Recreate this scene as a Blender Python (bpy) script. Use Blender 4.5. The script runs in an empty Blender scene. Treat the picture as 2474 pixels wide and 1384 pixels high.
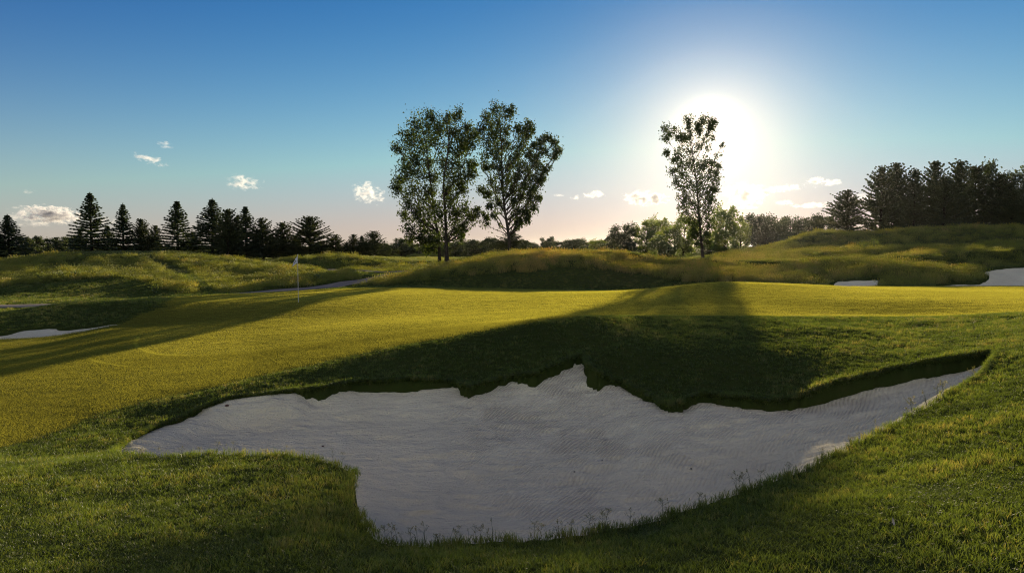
import bpy, math, random
import numpy as np
from mathutils import Vector

# ------------------------------------------------------------------ camera, sky, sun, exposure
sc = bpy.context.scene
COL = sc.collection
F, CX, CY, HOR = 1650.0, 1237.0, 692.0, 595.0
PITCH = math.atan(97.0 / F)
EYE = 1.7
cam = bpy.data.cameras.new('camera')
cam_o = bpy.data.objects.new('camera', cam)
COL.objects.link(cam_o)
cam.sensor_width = 36.0
cam.lens = 36.0 * F / 2474.0
cam.clip_start, cam.clip_end = 0.05, 40000.0
cam_o.location = (0, 0, EYE)
cam_o.rotation_euler = (math.pi / 2 - PITCH, 0, 0)
sc.camera = cam_o
sc.render.engine = 'CYCLES'
sc.cycles.max_bounces = 8
sc.cycles.diffuse_bounces = 3
sc.cycles.glossy_bounces = 2
sc.cycles.transmission_bounces = 4
sc.cycles.transparent_max_bounces = 8
sc.cycles.volume_bounces = 1
sc.cycles.sample_clamp_indirect = 6.0
sc.cycles.use_denoising = True
sc.cycles.denoising_prefilter = 'NONE'
sc.cycles.use_adaptive_sampling = False
sc.cycles.pixel_filter_type = 'BLACKMAN_HARRIS'
sc.cycles.filter_width = 1.15
try:
    sc.cycles.denoiser = 'OPENIMAGEDENOISE'
except Exception:
    pass
sc.view_settings.view_transform = 'Standard'
sc.view_settings.look = 'None'
sc.view_settings.gamma = 1.0
sc.view_settings.use_curve_mapping = False
EXPOSURE = 0.6
HAZE = 0.000028
sc.view_settings.exposure = EXPOSURE

SUN_AZ, SUN_EL = math.atan2(1708 - CX, F), math.radians(8.7)
SUN_DIR = Vector((math.sin(SUN_AZ) * math.cos(SUN_EL), math.cos(SUN_AZ) * math.cos(SUN_EL), math.sin(SUN_EL)))
sun = bpy.data.lights.new('sun', 'SUN')
sun.energy = 5.0
sun.angle = math.radians(0.5)
sun.color = (1.0, 0.83, 0.56)
sun_o = bpy.data.objects.new('sun', sun)
COL.objects.link(sun_o)
sun_o.rotation_euler = SUN_DIR.to_track_quat('Z', 'Y').to_euler()
sun_o.location = (40, 140, 60)

world = bpy.data.worlds.new('World')
sc.world = world
world.use_nodes = True
wn, wl = world.node_tree.nodes, world.node_tree.links


def wnode(t, **kw):
    n = wn.new(t)
    for k, v in kw.items():
        setattr(n, k, v)
    return n


def wmath(op, a, b=None, c=None):
    n = wn.new('ShaderNodeMath')
    n.operation = op
    for i, v in enumerate((a, b, c)):
        if v is None:
            continue
        if isinstance(v, (int, float)):
            n.inputs[i].default_value = v
        else:
            wl.new(v, n.inputs[i])
    return n.outputs[0]


def wscale(colr, fac):
    n = wn.new('ShaderNodeVectorMath')
    n.operation = 'SCALE'
    if isinstance(colr, tuple):
        n.inputs[0].default_value = colr
    else:
        wl.new(colr, n.inputs[0])
    if isinstance(fac, (int, float)):
        n.inputs['Scale'].default_value = fac
    else:
        wl.new(fac, n.inputs['Scale'])
    return n.outputs[0]


def wadd(a, b, op='ADD'):
    n = wn.new('ShaderNodeVectorMath')
    n.operation = op
    for i, v in enumerate((a, b)):
        if isinstance(v, tuple):
            n.inputs[i].default_value = v
        else:
            wl.new(v, n.inputs[i])
    return n.outputs[0]


sky = wnode('ShaderNodeTexSky', sky_type='NISHITA', sun_disc=False)
sky.sun_elevation = SUN_EL
sky.sun_rotation = SUN_AZ
sky.altitude = 200
sky.air_density, sky.dust_density, sky.ozone_density = 0.6, 0.0, 6.0
STR = 0.08
K = 1.0 / (STR * 2 ** EXPOSURE)
tc = wnode('ShaderNodeTexCoord')
dirv = tc.outputs['Generated']
dotn = wn.new('ShaderNodeVectorMath')
dotn.operation = 'DOT_PRODUCT'
wl.new(dirv, dotn.inputs[0])
dotn.inputs[1].default_value = SUN_DIR
cosang = wmath('MINIMUM', wmath('MAXIMUM', dotn.outputs['Value'], -1.0), 1.0)
ang = wmath('MULTIPLY', wmath('ARCCOSINE', cosang), 180.0 / math.pi)
sep = wn.new('ShaderNodeSeparateXYZ')
wl.new(dirv, sep.inputs[0])
elev = wmath('MAXIMUM', sep.outputs['Z'], 0.0)


def wmix(fac, a, b):
    n = wn.new('ShaderNodeMix')
    n.data_type = 'RGBA'
    for i_, v in ((0, fac), (6, a), (7, b)):
        if isinstance(v, tuple):
            n.inputs[i_].default_value = (v[0], v[1], v[2], 1.0)
        elif isinstance(v, (int, float)):
            n.inputs[i_].default_value = v
        else:
            wl.new(v, n.inputs[i_])
    return n.outputs[2]


sc_ = wn.new('ShaderNodeSeparateColor')
wl.new(wscale(sky.outputs[0], 0.1), sc_.inputs[0])
near = wmath('EXPONENT', wmath('MULTIPLY', ang, -1 / 24.0))
cc_ = wn.new('ShaderNodeCombineColor')
for i_, (am, gm) in enumerate(((4.4, 1.5), (4.5, 1.5), (1.05, 0.85))):
    wl.new(wmath('MULTIPLY', wmath('MINIMUM', wmath('MULTIPLY', wmath('POWER', sc_.outputs[i_], gm), am), (0.40, 0.61, 1.0)[i_]), wmath('ADD', 1.0, wmath('MULTIPLY', near, 0.11))), cc_.inputs[i_])
hz = wmath('SUBTRACT', 1.0, wmath('EXPONENT', wmath('MULTIPLY', wmath('EXPONENT', wmath('MULTIPLY', elev, -1 / 0.076)), -2.5)))
hcol = wmix(near, (0.45, 0.385, 0.33), (1.02, 0.69, 0.44))
tot = wmix(hz, cc_.outputs[0], hcol)
# pale fill light added to the unseen sky opposite the sun, lifts shaded ground
anti_fill = wn.new('ShaderNodeMapRange')
anti_fill.interpolation_type = 'SMOOTHSTEP'
wl.new(ang, anti_fill.inputs[0])
anti_fill.inputs[1].default_value, anti_fill.inputs[2].default_value = 58.0, 116.0
tot = wadd(tot, wscale((0.34, 0.30, 0.205), anti_fill.outputs[0]))
glow = wmath('ADD', wmath('MULTIPLY', wmath('EXPONENT', wmath('MULTIPLY', wmath('POWER', wmath('MULTIPLY', ang, 1 / 1.4), 2.0), -1.0)), 19.0), wmath('MULTIPLY', wmath('EXPONENT', wmath('MULTIPLY', ang, -1 / 3.0)), 1.2))
gw = wmath('SUBTRACT', 1.0, wmath('EXPONENT', wmath('MULTIPLY', glow, -1.0)))
wide = wmath('MULTIPLY', wmath('EXPONENT', wmath('MULTIPLY', ang, -1 / 12.0)), wmath('EXPONENT', wmath('MULTIPLY', wmath('POWER', wmath('MULTIPLY', elev, 5.0), 2.0), -1.0)))
wide = wmath('MULTIPLY', wide, wmath('SUBTRACT', 1.0, hz))
tot = wmix(wmath('MULTIPLY', wide, 1.0), tot, (1.0, 0.80, 0.68))
tot = wmix(gw, tot, (1.65, 1.48, 1.2))
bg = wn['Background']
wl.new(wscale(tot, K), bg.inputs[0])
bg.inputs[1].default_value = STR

# ------------------------------------------------------------------ helpers
rng = np.random.default_rng(7)
random.seed(7)


def P(px, py, Y):
    a, b = (px - CX) / F, -(py - CY) / F
    k = Y / (math.cos(PITCH) + b * math.sin(PITCH))
    return (a * k, Y, EYE + k * (-math.sin(PITCH) + b * math.cos(PITCH)))


def tag(o, label=None, cat=None, group=None, kind=None):
    if label:
        o['label'] = label
    if cat:
        o['category'] = cat
    if group:
        o['group'] = group
    if kind:
        o['kind'] = kind
    return o


def link(o, parent=None):
    COL.objects.link(o)
    if parent is not None:
        o.parent = parent
    return o


def mesh_np(name, V, faces, mats, attrs=None, smooth=False, fmat=None):
    """V (N,3); faces: list of int arrays, each (M,k)."""
    me = bpy.data.meshes.new(name)
    V = np.asarray(V, np.float32)
    me.vertices.add(len(V))
    me.vertices.foreach_set('co', V.ravel())
    loops = np.concatenate([np.asarray(f, np.int32).ravel() for f in faces]) if faces else np.zeros(0, np.int32)
    tot_ = np.concatenate([np.full(len(f), np.asarray(f).shape[1], np.int32) for f in faces]) if faces else np.zeros(0, np.int32)
    if len(tot_):
        me.loops.add(len(loops))
        me.loops.foreach_set('vertex_index', loops)
        me.polygons.add(len(tot_))
        start = np.concatenate([[0], np.cumsum(tot_)[:-1]]).astype(np.int32)
        me.polygons.foreach_set('loop_start', start)
        me.polygons.foreach_set('loop_total', tot_)
        if smooth:
            me.polygons.foreach_set('use_smooth', np.ones(len(tot_), bool))
        if fmat is not None:
            me.polygons.foreach_set('material_index', np.asarray(fmat, np.int32))
    for m in mats if isinstance(mats, (list, tuple)) else [mats]:
        me.materials.append(m)
    for k, v in (attrs or {}).items():
        v = np.asarray(v)
        if v.ndim == 2:
            a = me.attributes.new(k, 'FLOAT_VECTOR', 'POINT')
            a.data.foreach_set('vector', v.astype(np.float32).ravel())
        elif v.dtype.kind == 'i':
            a = me.attributes.new(k, 'INT', 'POINT')
            a.data.foreach_set('value', v.astype(np.int32))
        else:
            a = me.attributes.new(k, 'FLOAT', 'POINT')
            a.data.foreach_set('value', v.astype(np.float32))
    me.update(calc_edges=True)
    return me


def pchip(x, y, xq):
    x, y, xq = np.asarray(x, float), np.asarray(y, float), np.asarray(xq, float)
    if len(x) == 1:
        return np.full(xq.shape, y[0])
    h = np.diff(x)
    d = np.diff(y) / h
    m = np.zeros_like(y)
    if len(x) > 2:
        w1, w2 = 2 * h[1:] + h[:-1], h[1:] + 2 * h[:-1]
        ok = d[:-1] * d[1:] > 0
        with np.errstate(divide='ignore', invalid='ignore'):
            mm = (w1 + w2) / (w1 / d[:-1] + w2 / d[1:])
        m[1:-1] = np.where(ok, mm, 0)
    m[0], m[-1] = d[0], d[-1]
    q = np.clip(xq, x[0], x[-1])
    i = np.clip(np.searchsorted(x, q, side='right') - 1, 0, len(x) - 2)
    t = (q - x[i]) / h[i]
    return ((1 + 2 * t) * (1 - t) ** 2 * y[i] + t * (1 - t) ** 2 * h[i] * m[i]
            + t * t * (3 - 2 * t) * y[i + 1] + t * t * (t - 1) * h[i] * m[i + 1])


_perm = np.random.default_rng(3).random((256, 256))


def vnoise(x, y):
    xi, yi = np.floor(x).astype(int), np.floor(y).astype(int)
    fx, fy = x - xi, y - yi
    fx, fy = fx * fx * (3 - 2 * fx), fy * fy * (3 - 2 * fy)
    g = lambda a, b: _perm[a & 255, b & 255]
    return (g(xi, yi) * (1 - fx) * (1 - fy) + g(xi + 1, yi) * fx * (1 - fy)
            + g(xi, yi + 1) * (1 - fx) * fy + g(xi + 1, yi + 1) * fx * fy) * 2 - 1


def fbm(x, y, sc_, oct_=4, gain=0.5):
    s, a = 0, 1.0
    x, y = np.asarray(x, float) / sc_, np.asarray(y, float) / sc_
    for k in range(oct_):
        s = s + a * vnoise(x + 17.3 * k, y + 41.7 * k)
        x, y, a = x * 2.03, y * 2.03, a * gain
    return s


def smooth(a, b, t):
    t = np.clip((t - a) / (b - a), 0, 1)
    return t * t * (3 - 2 * t)


# ------------------------------------------------------------------ terrain from measured ground lines
OFF = 3.0
LINES = [
    [(1237, 0, None, -2.5, -1.62)],
    [(1237, 0, None, 0.3, -1.63)],
    [(-600, 1384, 4.6), (0, 1384, 4.6), (600, 1384, 4.5), (1200, 1384, 4.3), (1800, 1384, 4.0), (2474, 1384, 3.6), (3000, 1384, 3.4)],
    [(-600, 1160, 7.2), (0, 1150, 7.4), (300, 1112, 8.4), (620, 1098, 8.0), (760, 1113, 7.6), (920, 1300, 5.6), (1200, 1311, 5.4),
     (1500, 1277, 5.7), (1800, 1190, 6.4), (2000, 1110, 7.2), (2200, 1005, 8.6), (2380, 890, 10.2), (2474, 872, 9.8), (2900, 800, 9.2)],
    [(-600, 1120, 9.0), (0, 1105, 9.2), (280, 1073, 10.2), (400, 1018, 11.6), (550, 960, 12.6), (840, 920, 13.2), (1000, 915, 13.2), (1120, 925, 13.0),
     (1290, 898, 13.2), (1405, 856, 13.8), (1460, 905, 13.0), (1620, 975, 11.6), (1690, 952, 11.8), (1880, 965, 11.6), (2000, 925, 11.6), (2100, 898, 11.6), (2250, 868, 11.5),
     (2400, 848, 11.3), (2474, 838, 11.0), (2900, 780, 10.6)],
    [(-600, 1100, 9.6), (0, 1092, 9.7), (300, 1010, 11.7), (600, 925, 13.5), (1000, 860, 14.6), (1430, 836, 14.4),
     (1600, 850, 13.8), (1750, 836, 14.0), (2000, 830, 14.2), (2200, 822, 14.0), (2474, 790, 13.6), (2900, 745, 12.6)],
    [(-600, 1090, 10), (0, 1080, 10.2), (300, 985, 12.3), (600, 915, 14.0), (1000, 830, 15.5), (1250, 785, 16.0), (1400, 767, 16.0),
     (1600, 764, 17.6), (1750, 765, 18.0), (2000, 766, 18.6), (2200, 768, 18.6), (2474, 757, 18.0), (2900, 720, 17)],
    [(-600, 960, 15.0), (0, 920, 16.0), (300, 870, 18.0), (600, 825, 20.8), (760, 805, 20.8), (1000, 787, 19.5), (1400, 765, 19.5), (1750, 761, 19.5),
     (2200, 762, 20.5), (2474, 755, 20), (2900, 722, 19)],
    [(-600, 840, 23), (0, 819, 24.0), (150, 806, 25.5), (270, 784, 27.4), (360, 790, 26.2), (600, 772, 26.8), (760, 768, 26.4), (1000, 755, 25.5), (1400, 735, 26.0), (1750, 715, 25.0),
     (2200, 725, 24.0), (2474, 727, 24), (2900, 720, 23)],
    [(-600, 790, 27), (0, 758, 29.5), (130, 738, 31.0), (280, 728, 31.5), (400, 727, 31.3), (600, 728, 30.6), (722, 728, 30.8), (850, 722, 32),
     (1000, 718, 33), (1400, 712, 33.0), (1600, 698, 31.5), (1750, 683, 30.0), (1900, 687, 31.0), (2100, 697, 32.0), (2474, 704, 33), (2900, 704, 33)],
    [(-600, 760, 36), (0, 750, 36), (150, 744, 36.5), (300, 728, 37.0), (430, 718, 37.5), (600, 710, 38), (722, 704, 39.5), (1000, 697, 41), (1250, 700, 41), (1400, 703, 40), (1550, 703, 39),
     (1750, 702, 37), (2000, 693, 39), (2250, 692, 39), (2474, 692, 39), (2900, 692, 39)],
    [(-600, 735, 43), (0, 722, 44), (300, 719, 43.5), (430, 717, 42.5), (600, 709, 43), (722, 703, 44), (830, 694, 46), (1000, 694, 44.5), (1250, 698, 44), (1400, 701, 44), (1550, 701, 43),
     (1750, 698, 41.5), (2000, 690, 41), (2250, 688, 41), (2474, 688, 41), (2900, 688, 41)],
    [(-600, 682, 55), (0, 672, 58), (200, 658, 60), (400, 662, 58), (600, 676, 55), (722, 678, 52), (800, 682, 49), (900, 686, 48), (1000, 672, 48.5), (1100, 655, 49), (1250, 640, 49), (1400, 636, 49),
     (1600, 652, 48), (1800, 662, 46), (2000, 655, 46), (2250, 645, 46), (2474, 643, 46.5), (2900, 640, 46)],
    [(-600, 676, 62), (0, 665, 63), (200, 655, 65), (400, 657, 63), (600, 672, 58), (722, 672, 54), (850, 676, 51), (940, 678, 50), (1000, 668, 51), (1100, 650, 51.5), (1250, 627, 52), (1400, 618, 52),
     (1600, 640, 51), (1800, 648, 50), (2000, 643, 49.5), (2250, 634, 49.5), (2474, 626, 49.5), (2900, 620, 49)],
    [(-600, 655, 84), (-300, 645, 84), (0, 632, 84), (100, 622, 84), (200, 609, 84), (330, 607, 84), (460, 608, 84), (520, 618, 82), (600, 630, 76), (722, 646, 66), (850, 662, 57), (940, 664, 54),
     (1000, 660, 54), (1100, 643, 55), (1200, 620, 55), (1300, 610, 55), (1400, 605, 55), (1500, 606, 55), (1560, 614, 55), (1620, 626, 55), (1700, 629, 54), (1800, 630, 53), (1900, 630, 52),
     (2000, 627, 52), (2150, 621, 52), (2300, 612, 52), (2474, 602, 52), (2900, 590, 52)],
    [(-600, 660, 87), (0, 638, 87), (200, 617, 87), (460, 616, 87), (600, 634, 79.5), (722, 650, 69), (850, 662, 59.5), (1000, 664, 57), (1200, 624, 58), (1400, 611, 58), (1500, 611, 58), (1620, 630, 58),
     (1700, 634, 57), (1800, 636, 56.5), (1900, 637, 56), (2150, 630, 56), (2300, 622, 56), (2474, 612, 56), (2900, 600, 56)],
    [(-600, 665, 92), (0, 645, 92), (200, 625, 91), (460, 624, 91), (560, 632, 89), (640, 640, 84), (722, 650, 74), (850, 657, 63), (960, 660, 61), (1062, 641, 68), (1232, 618, 68), (1400, 620, 68), (1600, 632, 66), (1700, 627, 68),
     (1800, 618, 68), (1900, 614, 66), (2050, 608, 64), (2300, 603, 62), (2474, 592, 62), (2900, 580, 62)],
    [(-600, 660, 96), (0, 643, 96), (200, 627, 95), (460, 626, 95), (640, 636, 89), (722, 645, 79), (850, 650, 72), (960, 655, 71), (1062, 638, 73), (1232, 619, 73), (1400, 621, 73), (1600, 632, 72), (1700, 630, 73),
     (1800, 622, 73), (1900, 619, 72), (2050, 615, 71), (2300, 610, 70), (2474, 600, 70), (2900, 590, 70)],
    [(-600, 650, 100), (0, 640, 100), (200, 628, 100), (460, 628, 100), (560, 630, 98), (650, 632, 94), (740, 625, 82), (830, 620, 82), (900, 623, 82), (1000, 630, 82), (1062, 630, 82), (1232, 620, 82), (1400, 623, 82), (1600, 629, 82), (1700, 622, 82),
     (1800, 607, 84), (1900, 585, 85), (1985, 562, 86), (2060, 568, 86), (2200, 560, 86), (2300, 556, 86), (2474, 551, 84), (2900, 545, 82)],
    [(-600, 630, 125), (0, 622, 125), (600, 623, 125), (1100, 623, 125), (1500, 622, 125), (1700, 622, 125), (1985, 600, 110), (2474, 570, 110), (2900, 560, 110)],
    [(-600, 612, 230), (0, 610, 230), (1100, 611, 230), (1700, 611, 230), (2474, 590, 220)],
    [(0, 599, 600), (2474, 597, 600)],
    [(0, 595.5, 2500), (2474, 595.5, 2500)],
]


def line_uyz(L):
    out = []
    for p in L:
        if len(p) == 5:
            out.append((0.0, p[3], EYE + p[4]))
        else:
            X, Y, Z = P(*p)
            out.append((X / (Y + OFF), Y, Z))
    out.sort()
    return np.array(out)


UG = np.concatenate([np.linspace(-1.6, -0.86, 38)[:-1], np.linspace(-0.86, 0.86, 431), np.linspace(0.86, 1.6, 38)[1:]])
V0, V1 = math.log(0.8), math.log(2500.0)
VG = np.concatenate([np.linspace(V0, math.log(25), 610)[:-1], np.linspace(math.log(25), math.log(75), 230)[:-1], np.linspace(math.log(75), V1, 190)])


def lines_grid(lines, vg, ug):
    Ys, Zs = [], []
    for L in lines:
        a = line_uyz(L)
        Ys.append(pchip(a[:, 0], a[:, 1], ug))
        Zs.append(pchip(a[:, 0], a[:, 2], ug))
    Ys, Zs = np.array(Ys), np.array(Zs)
    ker = np.exp(-0.5 * (np.arange(-9, 10) / 3.0) ** 2)
    ker /= ker.sum()
    for A in (Ys, Zs):
        for i in range(len(A)):
            A[i] = np.convolve(np.pad(A[i], 9, mode='edge'), ker, mode='valid')
    for i in range(1, len(Ys)):
        Ys[i] = np.maximum(Ys[i], Ys[i - 1] + 0.25)
    G = np.empty((len(vg), len(ug)))
    for j in range(len(ug)):
        G[:, j] = pchip(np.log(Ys[:, j] + OFF), Zs[:, j], vg)
    return G


ZG = lines_grid(LINES, VG, UG)


def sample(G, x, y, vg=VG, ug=UG):
    x, y = np.asarray(x, float), np.asarray(y, float)
    yy = np.maximum(y + OFF, 0.81)
    u, v = x / yy, np.log(yy)
    iu = np.clip(np.searchsorted(ug, u) - 1, 0, len(ug) - 2)
    iv = np.clip(np.searchsorted(vg, v) - 1, 0, len(vg) - 2)
    tu = np.clip((u - ug[iu]) / (ug[iu + 1] - ug[iu]), 0, 1)
    tv = np.clip((v - vg[iv]) / (vg[iv + 1] - vg[iv]), 0, 1)
    return (G[iv, iu] * (1 - tu) * (1 - tv) + G[iv, iu + 1] * tu * (1 - tv) + G[iv + 1, iu] * (1 - tu) * tv + G[iv + 1, iu + 1] * tu * tv)


def hit(px, py, y0=3.0, y1=300.0):
    ys = np.exp(np.linspace(math.log(y0), math.log(y1), 2500))
    a, b = (px - CX) / F, -(py - CY) / F
    k = ys / (math.cos(PITCH) + b * math.sin(PITCH))
    xs, zs = a * k, EYE + k * (-math.sin(PITCH) + b * math.cos(PITCH))
    d = zs - sample(ZG, xs, ys)
    n = np.nonzero(d <= 0)[0]
    i = n[0] if len(n) else len(ys) - 1
    return (xs[i], ys[i])


def hits(L, **k):
    return np.array([hit(p[0], p[1], **k) if len(p) == 2 else P(*p)[:2] for p in L])


def dense(poly, closed=True, n=8):
    """Catmull-Rom smoothing of a polyline."""
    p = np.asarray(poly, float)
    m = len(p)
    out = []
    rngi = range(m if closed else m - 1)
    for i in rngi:
        if closed:
            a, b, c, d = p[(i - 1) % m], p[i], p[(i + 1) % m], p[(i + 2) % m]
        else:
            a, b, c, d = p[max(i - 1, 0)], p[i], p[i + 1], p[min(i + 2, m - 1)]
        for t in np.linspace(0, 1, n, endpoint=False):
            out.append(0.5 * (2 * b + (c - a) * t + (2 * a - 5 * b + 4 * c - d) * t * t + (-a + 3 * b - 3 * c + d) * t ** 3))
    if not closed:
        out.append(p[-1])
    return np.array(out)


def seg_dist(x, y, poly, closed=True):
    p = np.asarray(poly)
    q = np.roll(p, -1, axis=0) if closed else p[1:]
    p = p if closed else p[:-1]
    best = np.full(np.shape(x), 1e18)
    for (ax, ay), (bx, by) in zip(p, q):
        dx, dy = bx - ax, by - ay
        L = dx * dx + dy * dy + 1e-12
        t = np.clip(((x - ax) * dx + (y - ay) * dy) / L, 0, 1)
        best = np.minimum(best, (x - ax - t * dx) ** 2 + (y - ay - t * dy) ** 2)
    return np.sqrt(best)


def inside(x, y, poly):
    x, y = np.asarray(x), np.asarray(y)
    r = np.zeros(np.shape(x), bool)
    p = np.asarray(poly)
    for (ax, ay), (bx, by) in zip(p, np.roll(p, -1, axis=0)):
        c = ((ay > y) != (by > y))
        with np.errstate(divide='ignore', invalid='ignore'):
            r ^= c & (x < (bx - ax) * (y - ay) / (by - ay if by != ay else 1e-12) + ax)
    return r


def sdf(x, y, poly, reach=4.0):
    """>0 outside, <0 inside (exact near the outline, +-9 far from it)."""
    x, y = np.asarray(x, float), np.asarray(y, float)
    lo, hi = poly.min(0) - reach, poly.max(0) + reach
    r = np.full(x.shape, 9.0)
    m = (x > lo[0]) & (x < hi[0]) & (y > lo[1]) & (y < hi[1])
    if m.any():
        d = seg_dist(x[m], y[m], poly)
        r[m] = np.where(inside(x[m], y[m], poly), -d, d)
    return r


# outlines ---------------------------------------------------------
BUNKER = dense(np.array([P(*p)[:2] for p in [
    (272, 1092, 9.7), (300, 1062, 10.5), (400, 1018, 11.6), (550, 960, 12.6), (690, 947, 12.8), (770, 942, 12.9), (840, 918, 13.2), (1000, 915, 13.2), (1105, 914, 13.2),
    (1128, 930, 12.8), (1180, 916, 13.0), (1235, 894, 13.3), (1285, 902, 13.1), (1335, 884, 13.4), (1385, 862, 13.8), (1408, 855, 13.9), (1422, 880, 13.3), (1440, 905, 12.9),
    (1500, 912, 12.8), (1560, 940, 12.2), (1620, 976, 11.5), (1660, 962, 11.7), (1700, 950, 11.9), (1780, 960, 11.7), (1880, 968, 11.5), (1960, 945, 11.5), (2050, 918, 11.6),
    (2140, 900, 11.6), (2220, 885, 11.5), (2320, 870, 11.4), (2390, 858, 11.3), (2412, 872, 10.9),
    (2380, 893, 10.1), (2290, 950, 9.3), (2200, 1005, 8.6), (2100, 1060, 7.9), (2000, 1110, 7.2), (1900, 1153, 6.8), (1800, 1190, 6.4), (1650, 1240, 6.0), (1500, 1277, 5.7), (1350, 1300, 5.5),
    (1200, 1311, 5.4), (1060, 1314, 5.4), (960, 1308, 5.45), (912, 1285, 5.6), (872, 1240, 6.0), (838, 1190, 6.5), (842, 1150, 7.0), (850, 1128, 7.4), (800, 1116, 7.6), (720, 1104, 7.8), (620, 1098, 8.0),
    (520, 1100, 8.2), (420, 1104, 8.35), (340, 1110, 8.6), (290, 1110, 9.0)]]), n=5)
_j = np.random.default_rng(5).normal(0, 1, (len(BUNKER), 2))
BUNKER = BUNKER + _j * np.clip((BUNKER[:, 1:2] - 10.3) / 1.5, 0.25, 1) * 0.045
BUNKER_L = dense(hits([(-160, 815), (-60, 812), (0, 808), (60, 796), (140, 790), (150, 794), (215, 788), (270, 780), (292, 781), (270, 787), (180, 804), (90, 815), (0, 819), (-100, 824)]), n=4)
BUNKER_R1 = dense(hits([(1985, 691), (2012, 682), (2045, 675), (2085, 674), (2118, 672), (2128, 676), (2112, 691), (2060, 693)]), n=3)
BUNKER_R2 = dense(hits([(2250, 691), (2300, 685), (2350, 686), (2378, 676), (2386, 664), (2374, 656), (2400, 648), (2474, 643), (2560, 642), (2700, 640), (2760, 665), (2700, 691), (2474, 691.5), (2350, 691.5)]), n=3)
GREEN = dense(np.array(list(hits([(330, 828), (341, 843), (372, 853), (420, 858), (500, 858), (620, 848), (760, 831), (900, 812), (1040, 794), (1200, 779), (1330, 768)]))
                       + [P(*p)[:2] for p in [(1450, 763, 18.4), (1600, 762, 19.0), (1750, 762, 19.4), (2200, 763, 20), (2474, 757, 19.6), (2900, 735, 19), (3100, 720, 28), (2900, 693, 38.5), (2474, 692, 38.6),
                                               (2000, 693, 38.6), (1750, 702, 36.6), (1550, 703, 38.6), (1400, 703, 39.4), (1200, 699, 40.3), (1000, 698, 40.3), (850, 702, 39.5), (722, 708, 38.3), (600, 716, 36.5), (500, 731, 33.5)]]
                       + list(hits([(420, 760), (350, 800)]))), n=4)
APRON = np.array(list(hits([(-700, 1130), (0, 1082), (80, 1060), (160, 1035), (235, 1002), (300, 983), (400, 958), (500, 938), (600, 914), (700, 893), (800, 870), (900, 849), (1000, 829), (1100, 812), (1200, 793), (1300, 777), (1380, 768)]))
                 + [P(*p)[:2] for p in [(1420, 764, 17.2), (1600, 763, 18.2), (1750, 763, 18.6), (2200, 764, 19.2), (2474, 757, 18.8), (2900, 735, 18), (3200, 720, 28), (2900, 691, 39.3), (2474, 691.5, 39.3), (2000, 692, 39.3),
                                        (1750, 701, 37.6), (1550, 702, 39.8), (1400, 702, 41.5), (1200, 698, 42.5), (1000, 696, 42.6), (850, 699, 42), (722, 704, 41), (600, 710, 39.6), (430, 719, 37)]]
                 + list(hits([(405, 741), (330, 765), (270, 788), (180, 805), (90, 816), (0, 820), (-300, 830)])))
PATH = dense(np.array([P(*p)[:2] for p in [(-500, 752, 37.5), (0, 744, 38.2), (180, 741, 38.8), (350, 728, 40.4), (520, 716, 42.0), (640, 708, 43.6), (740, 699, 45.3), (800, 692, 47.0), (850, 686, 49), (920, 678, 52.5),
                                           (985, 668, 57), (990, 662, 61), (930, 660, 63.0), (850, 655, 66.5), (790, 651.5, 71), (735, 648, 77), (670, 642, 84)]]), closed=False, n=6)
FES = [dense(np.array(list(hits(L))), n=3) for L in [
    # left mound, left of the mown gap / right of it
    [(-500, 690), (0, 690), (120, 684), (270, 672), (330, 676), (420, 705), (460, 708), (478, 700), (440, 670), (370, 640), (325, 617), (200, 617), (100, 624), (0, 634), (-500, 660)],
    [(372, 622), (440, 650), (510, 690), (560, 707), (640, 702), (720, 697), (790, 688), (830, 680), (870, 668), (760, 652), (620, 634), (520, 622), (465, 613), (400, 612)],
    # central tail and crest
    [(815, 693), (900, 688), (1010, 684), (1080, 676), (1180, 663), (1300, 655), (1450, 655), (1560, 668), (1700, 684), (1840, 678), (1960, 684), (1990, 688), (2020, 676), (2120, 668), (2120, 690), (2240, 690), (2300, 684), (2345, 683), (2380, 668),
     (2365, 655), (2400, 643), (2474, 640), (2700, 636), (2700, 604), (2474, 604), (2300, 614), (2150, 623), (1900, 632), (1700, 631), (1560, 617), (1480, 608), (1300, 612), (1200, 622), (1100, 646), (1000, 662), (940, 668), (880, 680)]]]
FES.append(np.array([P(*p)[:2] for p in [(1720, 640, 54), (2700, 610, 53), (2700, 560, 100), (2300, 560, 100), (1985, 565, 100), (1850, 600, 100), (1720, 622, 78)]]))
FES.append(np.array([P(*p)[:2] for p in [(560, 632, 86), (690, 646, 80), (735, 650, 74), (850, 657, 64.5), (950, 664, 62), (1050, 650, 62), (1160, 630, 62), (1300, 615, 64), (1600, 630, 64), (1600, 620, 74), (1250, 620, 74), (1000, 630, 74), (700, 630, 92), (560, 630, 96)]]))
FES.append(np.array([P(*p)[:2] for p in [(-700, 640, 80), (170, 612, 80), (170, 612, 92), (-700, 640, 98)]]))

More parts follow.
